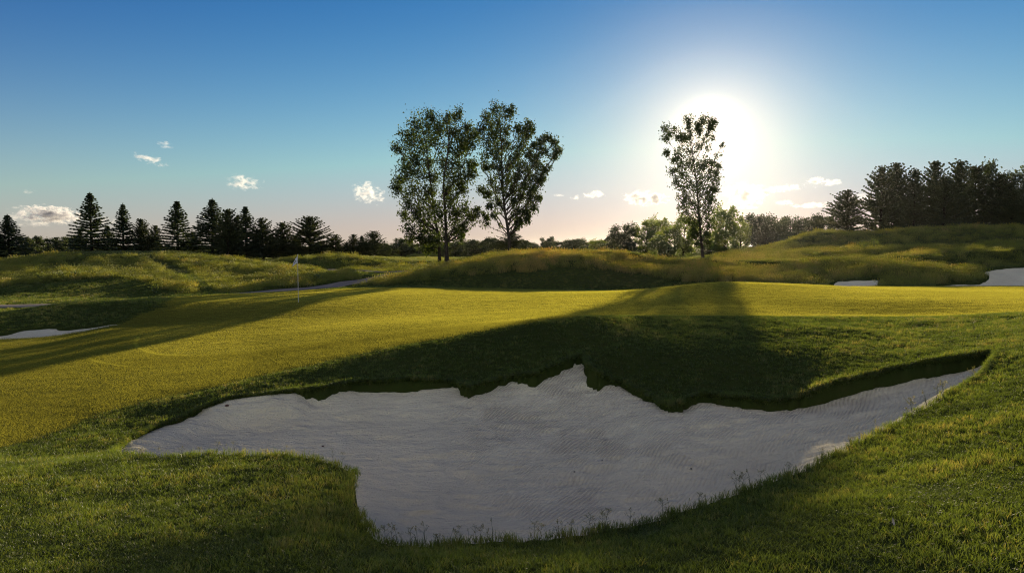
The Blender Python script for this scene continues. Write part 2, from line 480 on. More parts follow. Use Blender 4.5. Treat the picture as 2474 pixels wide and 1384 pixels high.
# small relief on the rough -------------------------------------------------
XX = UG[None, :] * np.exp(VG)[:, None]
YY = np.repeat((np.exp(VG) - OFF)[:, None], len(UG), 1)
short_d = sdf(XX, YY, APRON, 6.0)
rough_w = smooth(0.0, 0.6, short_d)
bunk_d = sdf(XX, YY, BUNKER)
inF = np.zeros(XX.shape, bool)
for f in FES:
    inF |= inside(XX, YY, f)
ZB = ZG.copy()
far_w = smooth(30, 48, YY) * (1 - smooth(110, 200, YY))
ZB += rough_w * fbm(XX, YY, 1.6, 3) * 0.035 * (1 - far_w)
ZB += rough_w * far_w * fbm(XX, YY, 5.0, 4) * np.where(inF, np.where((XX < 0.0) & (YY > 46), 0.11, 0.24), 0.06)
ZB += (1 - rough_w) * fbm(XX * 0.45 + 9, YY, 3.0, 2) * 0.009
ZB += (1 - smooth(250, 600, YY)) * smooth(120, 160, YY) * fbm(XX, YY, 40, 3) * 0.5


def ground_z(x, y):
    return sample(ZB, x, y)


# carve the bunkers out of the ground
ZT = ZB.copy()
ZT -= 0.55 * smooth(0.0, -0.07, bunk_d) + 1.2 * smooth(-0.05, -0.5, bunk_d)
others_d = []
for poly, dep in ((BUNKER_L, 0.25), (BUNKER_R1, 0.2), (BUNKER_R2, 0.2)):
    d_ = sdf(XX, YY, poly)
    others_d.append(d_)
    ZT -= dep * smooth(0.05, -0.35, d_)
path_d = seg_dist(XX, YY, PATH, closed=False)

# sand of the large bunker
SL = [
    [(0, 1100, 6.0), (300, 1300, 7.6), (620, 1300, 7.8), (900, 1400, 6.6), (1200, 1420, 6.3), (1500, 1400, 6.6), (1800, 1290, 7.2), (2000, 1170, 7.8), (2200, 1030, 8.7), (2380, 900, 10.0), (2474, 880, 10)],
    [(0, 1100, 9.5), (300, 1104, 10.2), (620, 1095, 10.6), (840, 1120, 10.2), (1000, 1230, 8.6), (1200, 1250, 8.3), (1500, 1212, 8.6), (1800, 1142, 9.1), (2000, 1060, 9.6), (2200, 972, 10.5), (2380, 890, 10.9), (2474, 875, 10.9)],
    [(0, 1090, 10.2), (280, 1082, 10.4), (400, 1052, 11.3), (620, 1040, 11.8), (840, 1022, 12.0), (1200, 1020, 11.8), (1400, 1000, 12.0), (1620, 1020, 10.9), (1800, 1015, 10.9), (2000, 984, 11.2), (2200, 928, 11.35), (2380, 880, 11.25), (2474, 868, 11.2)],
    [(p[0], p[1] + 8, p[2] + 0.25) for p in [(0, 1085, 10.4), (280, 1073, 10.6), (400, 1018, 11.7), (550, 960, 12.6), (840, 920, 13.2), (1000, 916, 13.2), (1120, 925, 13.0),
                                             (1290, 898, 13.2), (1405, 858, 13.8), (1460, 905, 13.0), (1620, 975, 11.6), (1690, 954, 11.8), (1880, 970, 11.6), (2100, 912, 11.6), (2400, 862, 11.3), (2474, 852, 11.2)]],
]
LU = np.linspace(-0.80, 0.80, 500)
LV = np.linspace(math.log(4.6 + OFF), math.log(14.6 + OFF), 420)
ZS = lines_grid(SL, LV, LU)
SX = LU[None, :] * np.exp(LV)[:, None]
SY = np.repeat((np.exp(LV) - OFF)[:, None], len(LU), 1)
sd_ = sdf(SX, SY, BUNKER)
zb = sample(ZB, SX, SY)
near_side = 1 - smooth(9.0, 10.6, SY - 0.12 * np.abs(SX))
edge = zb - 0.045 - 0.13 * smooth(3.6, 5.6, SX) * smooth(9.6, 10.6, SY)
wall = np.clip(1 - (-sd_ + 0.02) / 0.95, 0, 1) ** 2.4
wall = wall * (1 - 0.75 * smooth(-2.6, -2.0, SX) * (1 - smooth(0.0, 0.6, SX)) * (1 - smooth(7.4, 8.2, SY)))
ZS = np.where(near_side > 0, ZS + (np.maximum(edge, ZS) - ZS) * wall * near_side, ZS)
lw = (1 - smooth(0.0, 0.8, -sd_)) * (1 - near_side) * (1 - smooth(-4.2, -3.6, SX))
ZS = ZS + (edge - ZS) * np.clip(lw, 0, 1)
ZS = np.minimum(ZS, edge - 0.005)
ru, rv = SX * 0.85 - SY * 0.53, SX * 0.53 + SY * 0.85     # across / along the rake lines
rake_w = smooth(-1.6, 0.4, SX + 0.25 * (SY - 10)) * (0.55 + 0.45 * smooth(-0.3, 0.4, fbm(SX, SY, 1.1, 2)))
ZS += fbm(SX, SY, 1.3, 3) * 0.024 + fbm(SX, SY * 1.7, 0.22, 3) * 0.010 + fbm(SX * 0.6, SY * 1.5, 0.5, 2) * 0.012
ZS -= 0.035 * smooth(0.40, 0.8, fbm(SX * 0.7 + 3, SY * 1.6, 0.5, 2))


# ------------------------------------------------------------------ materials
def nt(name):
    m = bpy.data.materials.new(name)
    m.use_nodes = True
    t = m.node_tree
    t.nodes.clear()
    o = t.nodes.new('ShaderNodeOutputMaterial')
    return m, t, o


class NB:
    def __init__(s, t):
        s.t = t

    def n(s, typ, ins=None, **kw):
        x = s.t.nodes.new(typ)
        for k, v in kw.items():
            setattr(x, k, v)
        for k, v in (ins or {}).items():
            if isinstance(v, bpy.types.NodeSocket):
                s.t.links.new(v, x.inputs[k])
            else:
                x.inputs[k].default_value = v
        return x

    def math(s, op, a, b=0.0, clamp=False):
        return s.n('ShaderNodeMath', {0: a, 1: b}, operation=op, use_clamp=clamp).outputs[0]

    def mix(s, fac, a, b, bt='MIX'):
        x = s.n('ShaderNodeMix', data_type='RGBA', blend_type=bt)
        for k, v in ((0, fac), (6, a), (7, b)):
            if isinstance(v, bpy.types.NodeSocket):
                s.t.links.new(v, x.inputs[k])
            else:
                x.inputs[k].default_value = v
        return x.outputs[2]

    def noise(s, vec, scale, detail=3, rough=0.55):
        return s.n('ShaderNodeTexNoise', {'Vector': vec, 'Scale': scale, 'Detail': detail, 'Roughness': rough}).outputs['Fac']

    def remap(s, v, a, b, c=0.0, d=1.0):
        return s.n('ShaderNodeMapRange', {0: v, 1: a, 2: b, 3: c, 4: d}).outputs[0]


def c4(c):
    return (c[0], c[1], c[2], 1.0)


def blade_mat(name, low, high, dry, trans=1.0, tfac=0.5, gloss=0.06, use_inst=True):
    """Grass or leaf: two-sided, lets light through; colour runs root -> tip (attribute h) and varies per clump (tint) and with place."""
    m, t, o = nt(name)
    b = NB(t)
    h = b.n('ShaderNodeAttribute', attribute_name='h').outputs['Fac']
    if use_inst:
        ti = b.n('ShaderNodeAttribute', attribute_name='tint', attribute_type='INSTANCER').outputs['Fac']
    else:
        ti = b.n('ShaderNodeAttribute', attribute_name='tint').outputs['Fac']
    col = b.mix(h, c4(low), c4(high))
    col = b.mix(b.remap(ti, 0.45, 1.0), col, c4(dry))
    val = b.remap(ti, 0.0, 0.5, 0.55, 1.0)
    vv = b.n('ShaderNodeCombineXYZ', {0: val, 1: val, 2: val}).outputs[0]
    col = b.mix(1.0, col, vv, 'MULTIPLY')
    tcol = b.mix(1.0, col, (trans * 1.25, trans * 1.1, trans * 0.55, 1), 'MULTIPLY')
    d = b.n('ShaderNodeBsdfDiffuse', {'Color': col}).outputs[0]
    tr = b.n('ShaderNodeBsdfTranslucent', {'Color': tcol}).outputs[0]
    mx = b.n('ShaderNodeMixShader', {0: tfac, 1: d, 2: tr}).outputs[0]
    g = b.n('ShaderNodeBsdfGlossy', {'Color': (1, 1, 1, 1), 'Roughness': 0.42}).outputs[0]
    mx = b.n('ShaderNodeMixShader', {0: gloss, 1: mx, 2: g}).outputs[0]
    t.links.new(mx, o.inputs[0])
    return m


def ground_mat(name, c1, c2, c3, scale=0.35, bump=0.25, stretch=(1, 1, 1), bscale=9.0):
    m, t, o = nt(name)
    b = NB(t)
    geo = b.n('ShaderNodeNewGeometry').outputs['Position']
    mp = b.n('ShaderNodeMapping', {'Vector': geo, 'Scale': stretch}).outputs[0]
    n1 = b.noise(mp, scale, 4)
    n2 = b.noise(mp, scale * 14, 4, 0.7)
    col = b.mix(b.remap(n1, 0.35, 0.65), c4(c1), c4(c2))
    col = b.mix(b.remap(n2, 0.45, 0.8, 0, 0.7), col, c4(c3))
    hn = b.noise(geo, bscale, 5, 0.75)
    bp = b.n('ShaderNodeBump', {'Height': hn, 'Strength': bump, 'Distance': 0.3})
    pr = b.n('ShaderNodeBsdfPrincipled', {'Base Color': col, 'Roughness': 1.0, 'Specular IOR Level': 0.0, 'Normal': bp.outputs[0]})
    t.links.new(pr.outputs[0], o.inputs[0])
    return m


M_soil = ground_mat('turf_soil', (0.035, 0.050, 0.012), (0.045, 0.06, 0.014), (0.06, 0.06, 0.02))
M_field = ground_mat('rough_meadow', (0.05, 0.075, 0.018), (0.075, 0.09, 0.022), (0.10, 0.09, 0.035), 0.12, 1.0, bscale=3.0)
M_greenbase = ground_mat('green_turf_base', (0.12, 0.12, 0.02), (0.14, 0.135, 0.022), (0.16, 0.15, 0.03), 0.5, 0.5, bscale=30)
M_pathm = ground_mat('cart_path_asphalt', (0.21, 0.19, 0.165), (0.27, 0.24, 0.21), (0.15, 0.14, 0.125), 0.6, 0.15)


def sand_mat():
    m, t, o = nt('bunker_sand')
    b = NB(t)
    geo = b.n('ShaderNodeNewGeometry').outputs['Position']
    n1 = b.noise(geo, 0.8, 4)
    n2 = b.noise(geo, 60, 3, 0.7)
    col = b.mix(b.remap(n1, 0.3, 0.7), (0.82, 0.75, 0.545, 1), (0.92, 0.85, 0.62, 1))
    col = b.mix(b.remap(n2, 0.60, 0.72, 0, 0.6), col, (0.34, 0.27, 0.21, 1))
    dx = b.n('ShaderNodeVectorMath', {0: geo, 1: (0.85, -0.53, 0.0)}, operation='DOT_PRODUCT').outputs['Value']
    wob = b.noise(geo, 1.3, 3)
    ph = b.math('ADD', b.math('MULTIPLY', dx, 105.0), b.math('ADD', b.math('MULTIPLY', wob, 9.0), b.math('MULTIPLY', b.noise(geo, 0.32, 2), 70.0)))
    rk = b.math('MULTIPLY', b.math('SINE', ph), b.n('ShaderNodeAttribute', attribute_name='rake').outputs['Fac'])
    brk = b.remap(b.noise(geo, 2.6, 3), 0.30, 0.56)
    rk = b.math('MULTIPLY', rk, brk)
    hh = b.math('ADD', b.math('MULTIPLY', rk, 0.014), b.math('MULTIPLY', b.noise(geo, 26, 5, 0.7), 0.035))
    hh = b.math('ADD', hh, b.math('MULTIPLY', b.noise(b.n('ShaderNodeMapping', {'Vector': geo, 'Scale': (1, 2.6, 1)}).outputs[0], 3.2, 4, 0.6), 0.09))
    bp = b.n('ShaderNodeBump', {'Height': hh, 'Strength': 1.0, 'Distance': 1.6})
    col = b.mix(b.math('MULTIPLY', b.remap(rk, -0.2, -1.0), 0.42), col, (0.40, 0.32, 0.25, 1))  # shade in the rake furrows painted into the sand colour
    d = b.n('ShaderNodeBsdfDiffuse', {'Color': col, 'Normal': bp.outputs[0], 'Roughness': 0.5})
    t.links.new(d.outputs[0], o.inputs[0])
    return m


M_sand = sand_mat()
M_rough = blade_mat('rough_grass_blade', (0.055, 0.080, 0.017), (0.135, 0.20, 0.027), (0.28, 0.24, 0.08), trans=1.5, gloss=0.03)
M_short = blade_mat('green_grass_blade', (0.20, 0.205, 0.04), (0.44, 0.445, 0.085), (0.55, 0.51, 0.11), trans=1.3, tfac=0.62, gloss=0.015)
M_fes = blade_mat('fescue_blade', (0.06, 0.09, 0.018), (0.27, 0.31, 0.055), (0.46, 0.37, 0.15), trans=1.6, tfac=0.65, gloss=0.03)
M_meadow = blade_mat('meadow_blade', (0.05, 0.08, 0.016), (0.15, 0.19, 0.03), (0.27, 0.24, 0.07), trans=1.4)


def bark_mat(name, c1, c2):
    m, t, o = nt(name)
    b = NB(t)
    tcx = b.n('ShaderNodeTexCoord').outputs['Object']
    mp = b.n('ShaderNodeMapping', {'Vector': tcx, 'Scale': (6, 6, 1.2)}).outputs[0]
    n1 = b.noise(mp, 3.0, 5, 0.7)
    col = b.mix(b.remap(n1, 0.35, 0.65), c4(c1), c4(c2))
    bp = b.n('ShaderNodeBump', {'Height': n1, 'Strength': 0.8, 'Distance': 0.05})
    d = b.n('ShaderNodeBsdfDiffuse', {'Color': col, 'Normal': bp.outputs[0]})
    t.links.new(d.outputs[0], o.inputs[0])
    return m


def simple_mat(name, c, rough=0.6, spec=0.3):
    m, t, o = nt(name)
    b = NB(t)
    geo = b.n('ShaderNodeTexCoord').outputs['Object']
    n1 = b.noise(geo, 12.0, 3)
    col = b.mix(b.remap(n1, 0.3, 0.7), c4([v * 0.9 for v in c]), c4(c))
    pr = b.n('ShaderNodeBsdfPrincipled', {'Base Color': col, 'Roughness': rough, 'Specular IOR Level': spec})
    t.links.new(pr.outputs[0], o.inputs[0])
    return m


M_bark = bark_mat('dark_bark', (0.030, 0.024, 0.018), (0.075, 0.060, 0.045))
M_leaf = blade_mat('cottonwood_leaf', (0.018, 0.032, 0.010), (0.030, 0.050, 0.013), (0.065, 0.080, 0.018), trans=2.4, tfac=0.5, gloss=0.015, use_inst=False)
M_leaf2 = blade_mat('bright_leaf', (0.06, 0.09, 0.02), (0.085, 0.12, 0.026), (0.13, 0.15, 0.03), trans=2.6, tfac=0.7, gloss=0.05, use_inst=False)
M_leaf3 = blade_mat('far_leaf', (0.035, 0.055, 0.02), (0.055, 0.080, 0.026), (0.085, 0.10, 0.03), trans=1.3, tfac=0.45, gloss=0.04, use_inst=False)
M_needle = blade_mat('spruce_needle', (0.036, 0.060, 0.030), (0.055, 0.090, 0.038), (0.09, 0.115, 0.04), trans=1.2, tfac=0.4, gloss=0.05, use_inst=False)
M_needle2 = blade_mat('pine_needle', (0.045, 0.064, 0.026), (0.07, 0.095, 0.032), (0.11, 0.12, 0.042), trans=1.2, tfac=0.4, gloss=0.05, use_inst=False)


# ------------------------------------------------------------------ ground sheets
def grid_faces(nv, nu, keep):
    i = np.arange(nv * nu).reshape(nv, nu)
    q = np.stack([i[:-1, :-1], i[:-1, 1:], i[1:, 1:], i[1:, :-1]], -1)
    return q[keep]


def sub_mesh(name, X, Y, Z, keep, mat, attrs=None):
    q = grid_faces(X.shape[0], X.shape[1], keep)
    used = np.unique(q)
    mp = np.full(X.size, -1)
    mp[used] = np.arange(len(used))
    V = np.stack([X.ravel(), Y.ravel(), Z.ravel()], -1)[used]
    at = {k: v.ravel()[used] for k, v in (attrs or {}).items()}
    return mesh_np(name, V, [mp[q]], mat, at, smooth=True)


cell = lambda A: 0.25 * (A[:-1, :-1] + A[:-1, 1:] + A[1:, 1:] + A[1:, :-1])
cx_, cy_ = cell(XX), cell(YY)
green_d = sdf(cx_, cy_, GREEN, 6.0)
c_short = cell(short_d)
c_bunk = cell(bunk_d)
drop = c_bunk < -0.75
is_green = (inside(cx_, cy_, GREEN)) & ~drop
is_apron = inside(cx_, cy_, APRON) & ~is_green & ~drop
far_field = (cy_ > 62) & ~is_green & ~is_apron
near_soil = ~is_green & ~is_apron & ~far_field & ~drop
for nm, keep, mat, lab in (('ground', near_soil, M_soil, 'turf ground sloping around the sand bunkers and mounds'),
                           ('meadow_field', far_field, M_field, 'green meadow and fairway running back to the tree line'),
                           ('putting_green', is_green, M_greenbase, 'smooth mown putting green glowing yellow in low sun'),
                           ('green_apron', is_apron, M_greenbase, 'closely mown apron sloping down left of the putting green')):
    o = link(bpy.data.objects.new(nm, sub_mesh(nm, XX, YY, ZT, keep, mat)))
    tag(o, lab, kind='structure')

o = link(bpy.data.objects.new('sand_bunker', sub_mesh('sand_bunker', SX, SY, ZS, cell(sd_) < 0.12, M_sand, {'rake': rake_w})))
tag(o, 'large pale raked sand bunker across the foreground', kind='structure')


def flat_bunker(poly, lab, step=0.16):
    lo, hi = poly.min(0) - 0.3, poly.max(0) + 0.3
    xs, ys = np.arange(lo[0], hi[0], step), np.arange(lo[1], hi[1], step)
    X, Y = np.meshgrid(xs, ys)
    d = sdf(X, Y, poly)
    Z = ground_z(X, Y) - 0.07 - 0.05 * smooth(0, 0.7, -d) + fbm(X, Y, 0.7, 3) * 0.015
    o = link(bpy.data.objects.new('sand_bunker', sub_mesh('sand_bunker', X, Y, Z, cell(d) < 0.15, M_sand, {'rake': np.full(X.shape, 0.4)})))
    tag(o, lab, kind='structure')


flat_bunker(BUNKER_L, 'narrow sand bunker under the shaded bank at the left edge')
flat_bunker(BUNKER_R1, 'small sand pocket under tall grass behind the green')
flat_bunker(BUNKER_R2, 'sand bunker face behind the green at the right edge')


def ribbon(name, line, width, mat, lab, lift=0.03):
    t = np.gradient(line, axis=0)
    n = np.stack([-t[:, 1], t[:, 0]], -1)
    n /= np.linalg.norm(n, axis=1)[:, None]
    offs = np.array([-0.5, -0.44, -0.2, 0, 0.2, 0.44, 0.5]) * width
    V, m = [], len(offs)
    for k, of in enumerate(offs):
        p = line + n * of
        z = ground_z(p[:, 0], p[:, 1]) + (lift if 0 < k < m - 1 else -0.1)
        V.append(np.column_stack([p, z]))
    V = np.stack(V, 1).reshape(-1, 3)
    i = np.arange(len(V)).reshape(len(line), m)
    q = np.stack([i[:-1, :-1], i[:-1, 1:], i[1:, 1:], i[1:, :-1]], -1).reshape(-1, 4)
    o = link(bpy.data.objects.new(name, mesh_np(name, V, [q], mat, smooth=True)))
    tag(o, lab, kind='structure')


ribbon('cart_path', PATH, 1.5, M_pathm, 'grey cart path winding between the mounds behind the green', 0.05)


# ------------------------------------------------------------------ grass clumps and scattering
def make_clump(name, mat, n, radius, hmin, hmax, width, lean, seed, segs=3, heads=0.0, square=False):
    r = np.random.default_rng(seed)
    V, T, Q, H = [], [], [], []
    for k in range(n):
        if square:
            bx, by = r.normal(0, radius, 2)
        else:
            a, rr = r.uniform(0, 2 * math.pi), radius * math.sqrt(r.random())
            bx, by = rr * math.cos(a), rr * math.sin(a)
        h = r.uniform(hmin, hmax)
        la = r.uniform(0, 2 * math.pi)
        ln = lean * r.uniform(0.2, 1.0) * h
        fa = r.uniform(0, math.pi)
        wx, wy = math.cos(fa) * width * 0.5, math.sin(fa) * width * 0.5
        base = len(V)
        for s in range(segs):
            t = s / segs
            ox, oy = bx + math.cos(la) * ln * t * t, by + math.sin(la) * ln * t * t
            z = h * (t - 0.25 * (ln / h) * t * t)
            w = 1.0 - 0.55 * t
            V += [(ox - wx * w, oy - wy * w, z - (0.15 * h if s == 0 else 0)), (ox + wx * w, oy + wy * w, z - (0.15 * h if s == 0 else 0))]
            H += [t, t]
        tip = (bx + math.cos(la) * ln, by + math.sin(la) * ln, h * (1 - 0.25 * (ln / h)))
        V.append(tip)
        H.append(1.0)
        for s in range(segs - 1):
            q = base + 2 * s
            Q.append((q, q + 1, q + 3, q + 2))
        T.append((base + 2 * segs - 2, base + 2 * segs - 1, base + 2 * segs))
        if r.random() < heads:                       # seed head: a slim double-ended spindle at the tip
            b2 = len(V)
            hl, hw = h * r.uniform(0.16, 0.26), width * 1.5
            V += [(tip[0], tip[1], tip[2] - hl * 0.3), (tip[0] + hw, tip[1], tip[2] + hl * 0.2), (tip[0] - hw * 0.5, tip[1] + hw * 0.8, tip[2] + hl * 0.2),
                  (tip[0] - hw * 0.5, tip[1] - hw * 0.8, tip[2] + hl * 0.2), (tip[0] + math.cos(la) * hl * 0.3, tip[1] + math.sin(la) * hl * 0.3, tip[2] + hl)]
            H += [1.3] * 5
            for (i, j) in ((1, 2), (2, 3), (3, 1)):
                T += [(b2, b2 + i, b2 + j), (b2 + 4, b2 + j, b2 + i)]
    faces = ([np.array(Q)] if Q else []) + [np.array(T)]
    return bpy.data.objects.new(name, mesh_np(name, np.array(V), faces, mat, {'h': np.array(H)}, smooth=False))


def scatter(name, label, pts, yaw, scl, tint, variants, lean=None):
    coll = bpy.data.collections.new(name + '_source')
    for v in variants:
        coll.objects.link(v)
    n = len(pts)
    rot = np.zeros((n, 3))
    rot[:, 2] = yaw
    if lean is not None:
        rot[:, :2] = lean
    else:
        rot[:, :2] = rng.normal(0, 0.10, (n, 2))
    me = mesh_np(name, pts, [], variants[0].data.materials[0],
                 {'rot': rot, 'scl': scl, 'tint': tint, 'idx': rng.integers(0, len(variants), n).astype(np.int32)})
    o = link(bpy.data.objects.new(name, me))
    ng = bpy.data.node_groups.new(name + '_nodes', 'GeometryNodeTree')
    ng.interface.new_socket('Geometry', in_out='INPUT', socket_type='NodeSocketGeometry')
    ng.interface.new_socket('Geometry', in_out='OUTPUT', socket_type='NodeSocketGeometry')
    N, L = ng.nodes, ng.links
    gi, go = N.new('NodeGroupInput'), N.new('NodeGroupOutput')
    ci = N.new('GeometryNodeCollectionInfo')
    ci.inputs['Collection'].default_value = coll
    ci.inputs['Separate Children'].default_value = True
    ci.inputs['Reset Children'].default_value = True
    ip = N.new('GeometryNodeInstanceOnPoints')
    ip.inputs['Pick Instance'].default_value = True

    def na(nm, dt):
        a = N.new('GeometryNodeInputNamedAttribute')
        a.data_type = dt
        a.inputs['Name'].default_value = nm
        return a.outputs['Attribute']
    e2r = N.new('FunctionNodeEulerToRotation')
    L.new(na('rot', 'FLOAT_VECTOR'), e2r.inputs[0])
    L.new(gi.outputs[0], ip.inputs['Points'])
    L.new(ci.outputs[0], ip.inputs['Instance'])
    L.new(na('idx', 'INT'), ip.inputs['Instance Index'])
    L.new(e2r.outputs[0], ip.inputs['Rotation'])
    L.new(na('scl', 'FLOAT_VECTOR'), ip.inputs['Scale'])
    L.new(ip.outputs[0], go.inputs[0])
    md = o.modifiers.new('grass', 'NODES')
    md.node_group = ng
    return tag(o, label, kind='stuff')


def band_points(bands, half=0.80, pad=1.2):
    out = []
    for y0, y1, dens, s in bands:
        w = half * y1 + pad
        n = int(2 * w * (y1 - y0) * dens)
        x, y = rng.uniform(-w, w, n), rng.uniform(y0, y1, n)
        m = np.abs(x) < half * y + pad
        out.append(np.column_stack([x[m], y[m], np.full(m.sum(), s)]))
    return np.concatenate(out)


def in_any(x, y, polys):
    r = np.zeros(len(x), bool)
    for p in polys:
        r |= inside(x, y, p)
    return r


# --- mown rough round the bunker and on the banks
p = band_points([(-1.5, 3.2, 90, 1.3), (3.2, 6.2, 520, 0.95), (6.2, 9.2, 400, 1.0), (9.2, 13, 260, 1.1), (13, 19, 170, 1.2), (19, 30, 60, 1.6), (30, 62, 44, 1.9)], 0.86, 3.2)
x, y, s = p.T
d_b = sdf(x, y, BUNKER)
ok = (d_b > -0.05) & ~inside(x, y, APRON) & ~in_any(x, y, FES)
for poly in (BUNKER_L, BUNKER_R1, BUNKER_R2):
    ok &= sdf(x, y, poly) > 0.0
ok &= seg_dist(x, y, PATH, closed=False) > 1.1
x, y, s, d_b = x[ok], y[ok], s[ok], d_b[ok]
n1 = fbm(x, y, 0.55, 3)
n2 = fbm(x + 50, y, 2.2, 2)
lip = (1 - smooth(0.0, 0.16, d_b))
hgt = s * (0.85 + 0.35 * n1 + 0.9 * lip * rng.random(len(x)) * np.where(y > 9.5, 0.75, 1.0)) * rng.uniform(0.75, 1.25, len(x))
apr = smooth(0.0, 0.5, sdf(x, y, APRON, 2.0))
hgt *= 0.45 + 0.55 * apr
scl = np.column_stack([s * rng.uniform(0.9, 1.2, len(x)), s * rng.uniform(0.9, 1.2, len(x)), np.clip(hgt, 0.3, 6)])
tint = np.clip(0.36 + 0.20 * n1 + 0.12 * n2 + rng.normal(0, 0.14, len(x)) + (rng.random(len(x)) < 0.05) * 0.35, 0, 1)
seg = np.roll(BUNKER, -1, 0) - BUNKER
sl = np.linalg.norm(seg, axis=1)
hp, hn = [], []
for i in range(len(BUNKER)):
    if BUNKER[i, 1] < 9.4 or abs(BUNKER[i, 0]) > 12:
        continue
    for _ in range(int(sl[i] * (110 + 90 * float(smooth(3.6, 5.6, BUNKER[i, 0])))) + 1):
        t = rng.random()
        hp.append(BUNKER[i] + seg[i] * t)
        hn.append(np.array([seg[i][1], -seg[i][0]]) / (sl[i] + 1e-9))
hp, hn = np.array(hp), np.array(hn)
if sdf(hp[:, 0] + hn[:, 0] * 0.2, hp[:, 1] + hn[:, 1] * 0.2, BUNKER).mean() > 0:
    hn = -hn                                                     # hn points into the bunker
hp = hp - hn * rng.uniform(-0.02, 0.07, (len(hp), 1))
yaw = np.concatenate([rng.uniform(0, 6.28, len(x)), np.arctan2(hn[:, 0], -hn[:, 1]) + rng.normal(0, 0.3, len(hp))])
lean = np.concatenate([rng.normal(0, 0.10, (len(x), 2)), np.column_stack([rng.uniform(1.2, 2.8, len(hp)), np.zeros(len(hp))])])
nh = len(hp)
scl = np.concatenate([scl, np.column_stack([np.full(nh, 0.9), np.full(nh, 0.9), rng.uniform(1.0, 2.4, nh)])])
tint = np.concatenate([tint, np.clip(rng.normal(0.36, 0.16, nh), 0, 1)])
x, y = np.concatenate([x, hp[:, 0]]), np.concatenate([y, hp[:, 1]])
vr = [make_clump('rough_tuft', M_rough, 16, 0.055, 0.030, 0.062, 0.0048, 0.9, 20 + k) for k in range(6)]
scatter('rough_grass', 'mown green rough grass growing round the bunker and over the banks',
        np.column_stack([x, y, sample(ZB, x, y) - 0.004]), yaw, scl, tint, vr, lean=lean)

# --- tight turf of the green and its apron
def jitter_grid(bands, half, pad):
    out = []
    for y0, y1, step, sc1 in bands:
        w = half * y1 + pad
        gx, gy = np.meshgrid(np.arange(-w, w, step), np.arange(y0, y1, step))
        x_, y_ = gx.ravel() + rng.uniform(-0.3, 0.3, gx.size) * step, gy.ravel() + rng.uniform(-0.3, 0.3, gx.size) * step
        m_ = np.abs(x_) < half * y_ + pad
        out.append(np.column_stack([x_[m_], y_[m_], np.full(m_.sum(), sc1)]))
    return np.concatenate(out)


p = jitter_grid([(8.5, 14, 0.17, 0.9), (14, 22, 0.19, 1.0), (22, 43, 0.22, 1.15)], 0.88, 3.0)
x, y, s = p.T
ok = inside(x, y, APRON) & (sdf(x, y, BUNKER) > 0.1)
x, y, s = x[ok], y[ok], s[ok]
g_d = np.where(inside(x, y, GREEN), -1, 1) * seg_dist(x, y, GREEN)
ong = g_d < 0
streak = fbm(x * 0.22 + y * 0.05, y * 1.3, 0.8, 3)
t0 = np.where(ong, 0.46, 0.14) + 0.09 * streak + 0.06 * fbm(x, y, 3.0, 3) + rng.normal(0, 0.012, len(x))
ringm = np.abs(g_d) < 0.16
hs = np.where(ong, 0.75, 1.35)
scl = np.column_stack([s, s, hs * rng.uniform(0.97, 1.03, len(x)) * np.where(y < 16, 0.9, 1.0)])
for arc in (hits([(334, 815), (328, 830), (340, 843), (372, 853), (420, 858), (500, 858)]), hits([(214, 866), (240, 874), (280, 882), (330, 886), (400, 884)])):
    arc = dense(arc, closed=False, n=40)
    q_ = arc[np.arange(len(arc))] + rng.normal(0, 0.02, arc.shape)
    fade = 1 - np.linspace(0, 1, len(q_)) ** 2 * 0.8
    x, y = np.concatenate([x, q_[:, 0]]), np.concatenate([y, q_[:, 1]])
    scl = np.concatenate([scl, np.column_stack([np.full(len(q_), 0.16), np.full(len(q_), 0.16), 1.25 * fade])])
    t0 = np.concatenate([t0, np.full(len(q_), 0.50)])
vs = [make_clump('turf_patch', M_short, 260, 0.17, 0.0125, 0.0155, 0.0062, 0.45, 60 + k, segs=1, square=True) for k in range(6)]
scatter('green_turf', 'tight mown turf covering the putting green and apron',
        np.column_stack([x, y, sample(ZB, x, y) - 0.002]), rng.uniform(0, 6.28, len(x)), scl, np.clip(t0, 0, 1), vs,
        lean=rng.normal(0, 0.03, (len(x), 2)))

# --- long fescue on the mounds
p = band_points([(40, 58, 9, 1.0), (58, 75, 5.5, 1.1), (75, 102, 3.6, 1.2)], 0.86, 2)
x, y, s = p.T
ok = in_any(x, y, FES) & (seg_dist(x, y, PATH, closed=False) > 1.25) & (sdf(x, y, BUNKER_R1) > 0.15) & (sdf(x, y, BUNKER_R2) > 0.15) & ~inside(x, y, APRON)
x, y, s = x[ok], y[ok], s[ok]
n1, n2 = fbm(x, y, 3.2, 3), fbm(x + 31, y * 0.6, 9.0, 2)
n3 = fbm(x + 7, y, 1.3, 2)
scl = np.column_stack([s, s, s * np.clip(0.75 + 0.35 * n1 + 0.3 * n3, 0.25, 1.8) * rng.uniform(0.7, 1.3, len(x))])
warm = smooth(-9, 3, x) * (1 - smooth(16, 26, x)) * (1 - smooth(56, 60, y))
tint = np.clip(0.33 + 0.16 * n1 + 0.16 * n3 + 0.12 * n2 + 0.26 * warm + rng.normal(0, 0.14, len(x)), 0, 1)
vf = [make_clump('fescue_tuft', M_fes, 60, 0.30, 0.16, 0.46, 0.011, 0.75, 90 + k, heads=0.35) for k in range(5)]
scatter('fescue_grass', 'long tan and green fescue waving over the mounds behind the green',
        np.column_stack([x, y, sample(ZB, x, y) - 0.02]), rng.uniform(0, 6.28, len(x)), scl, tint, vf)

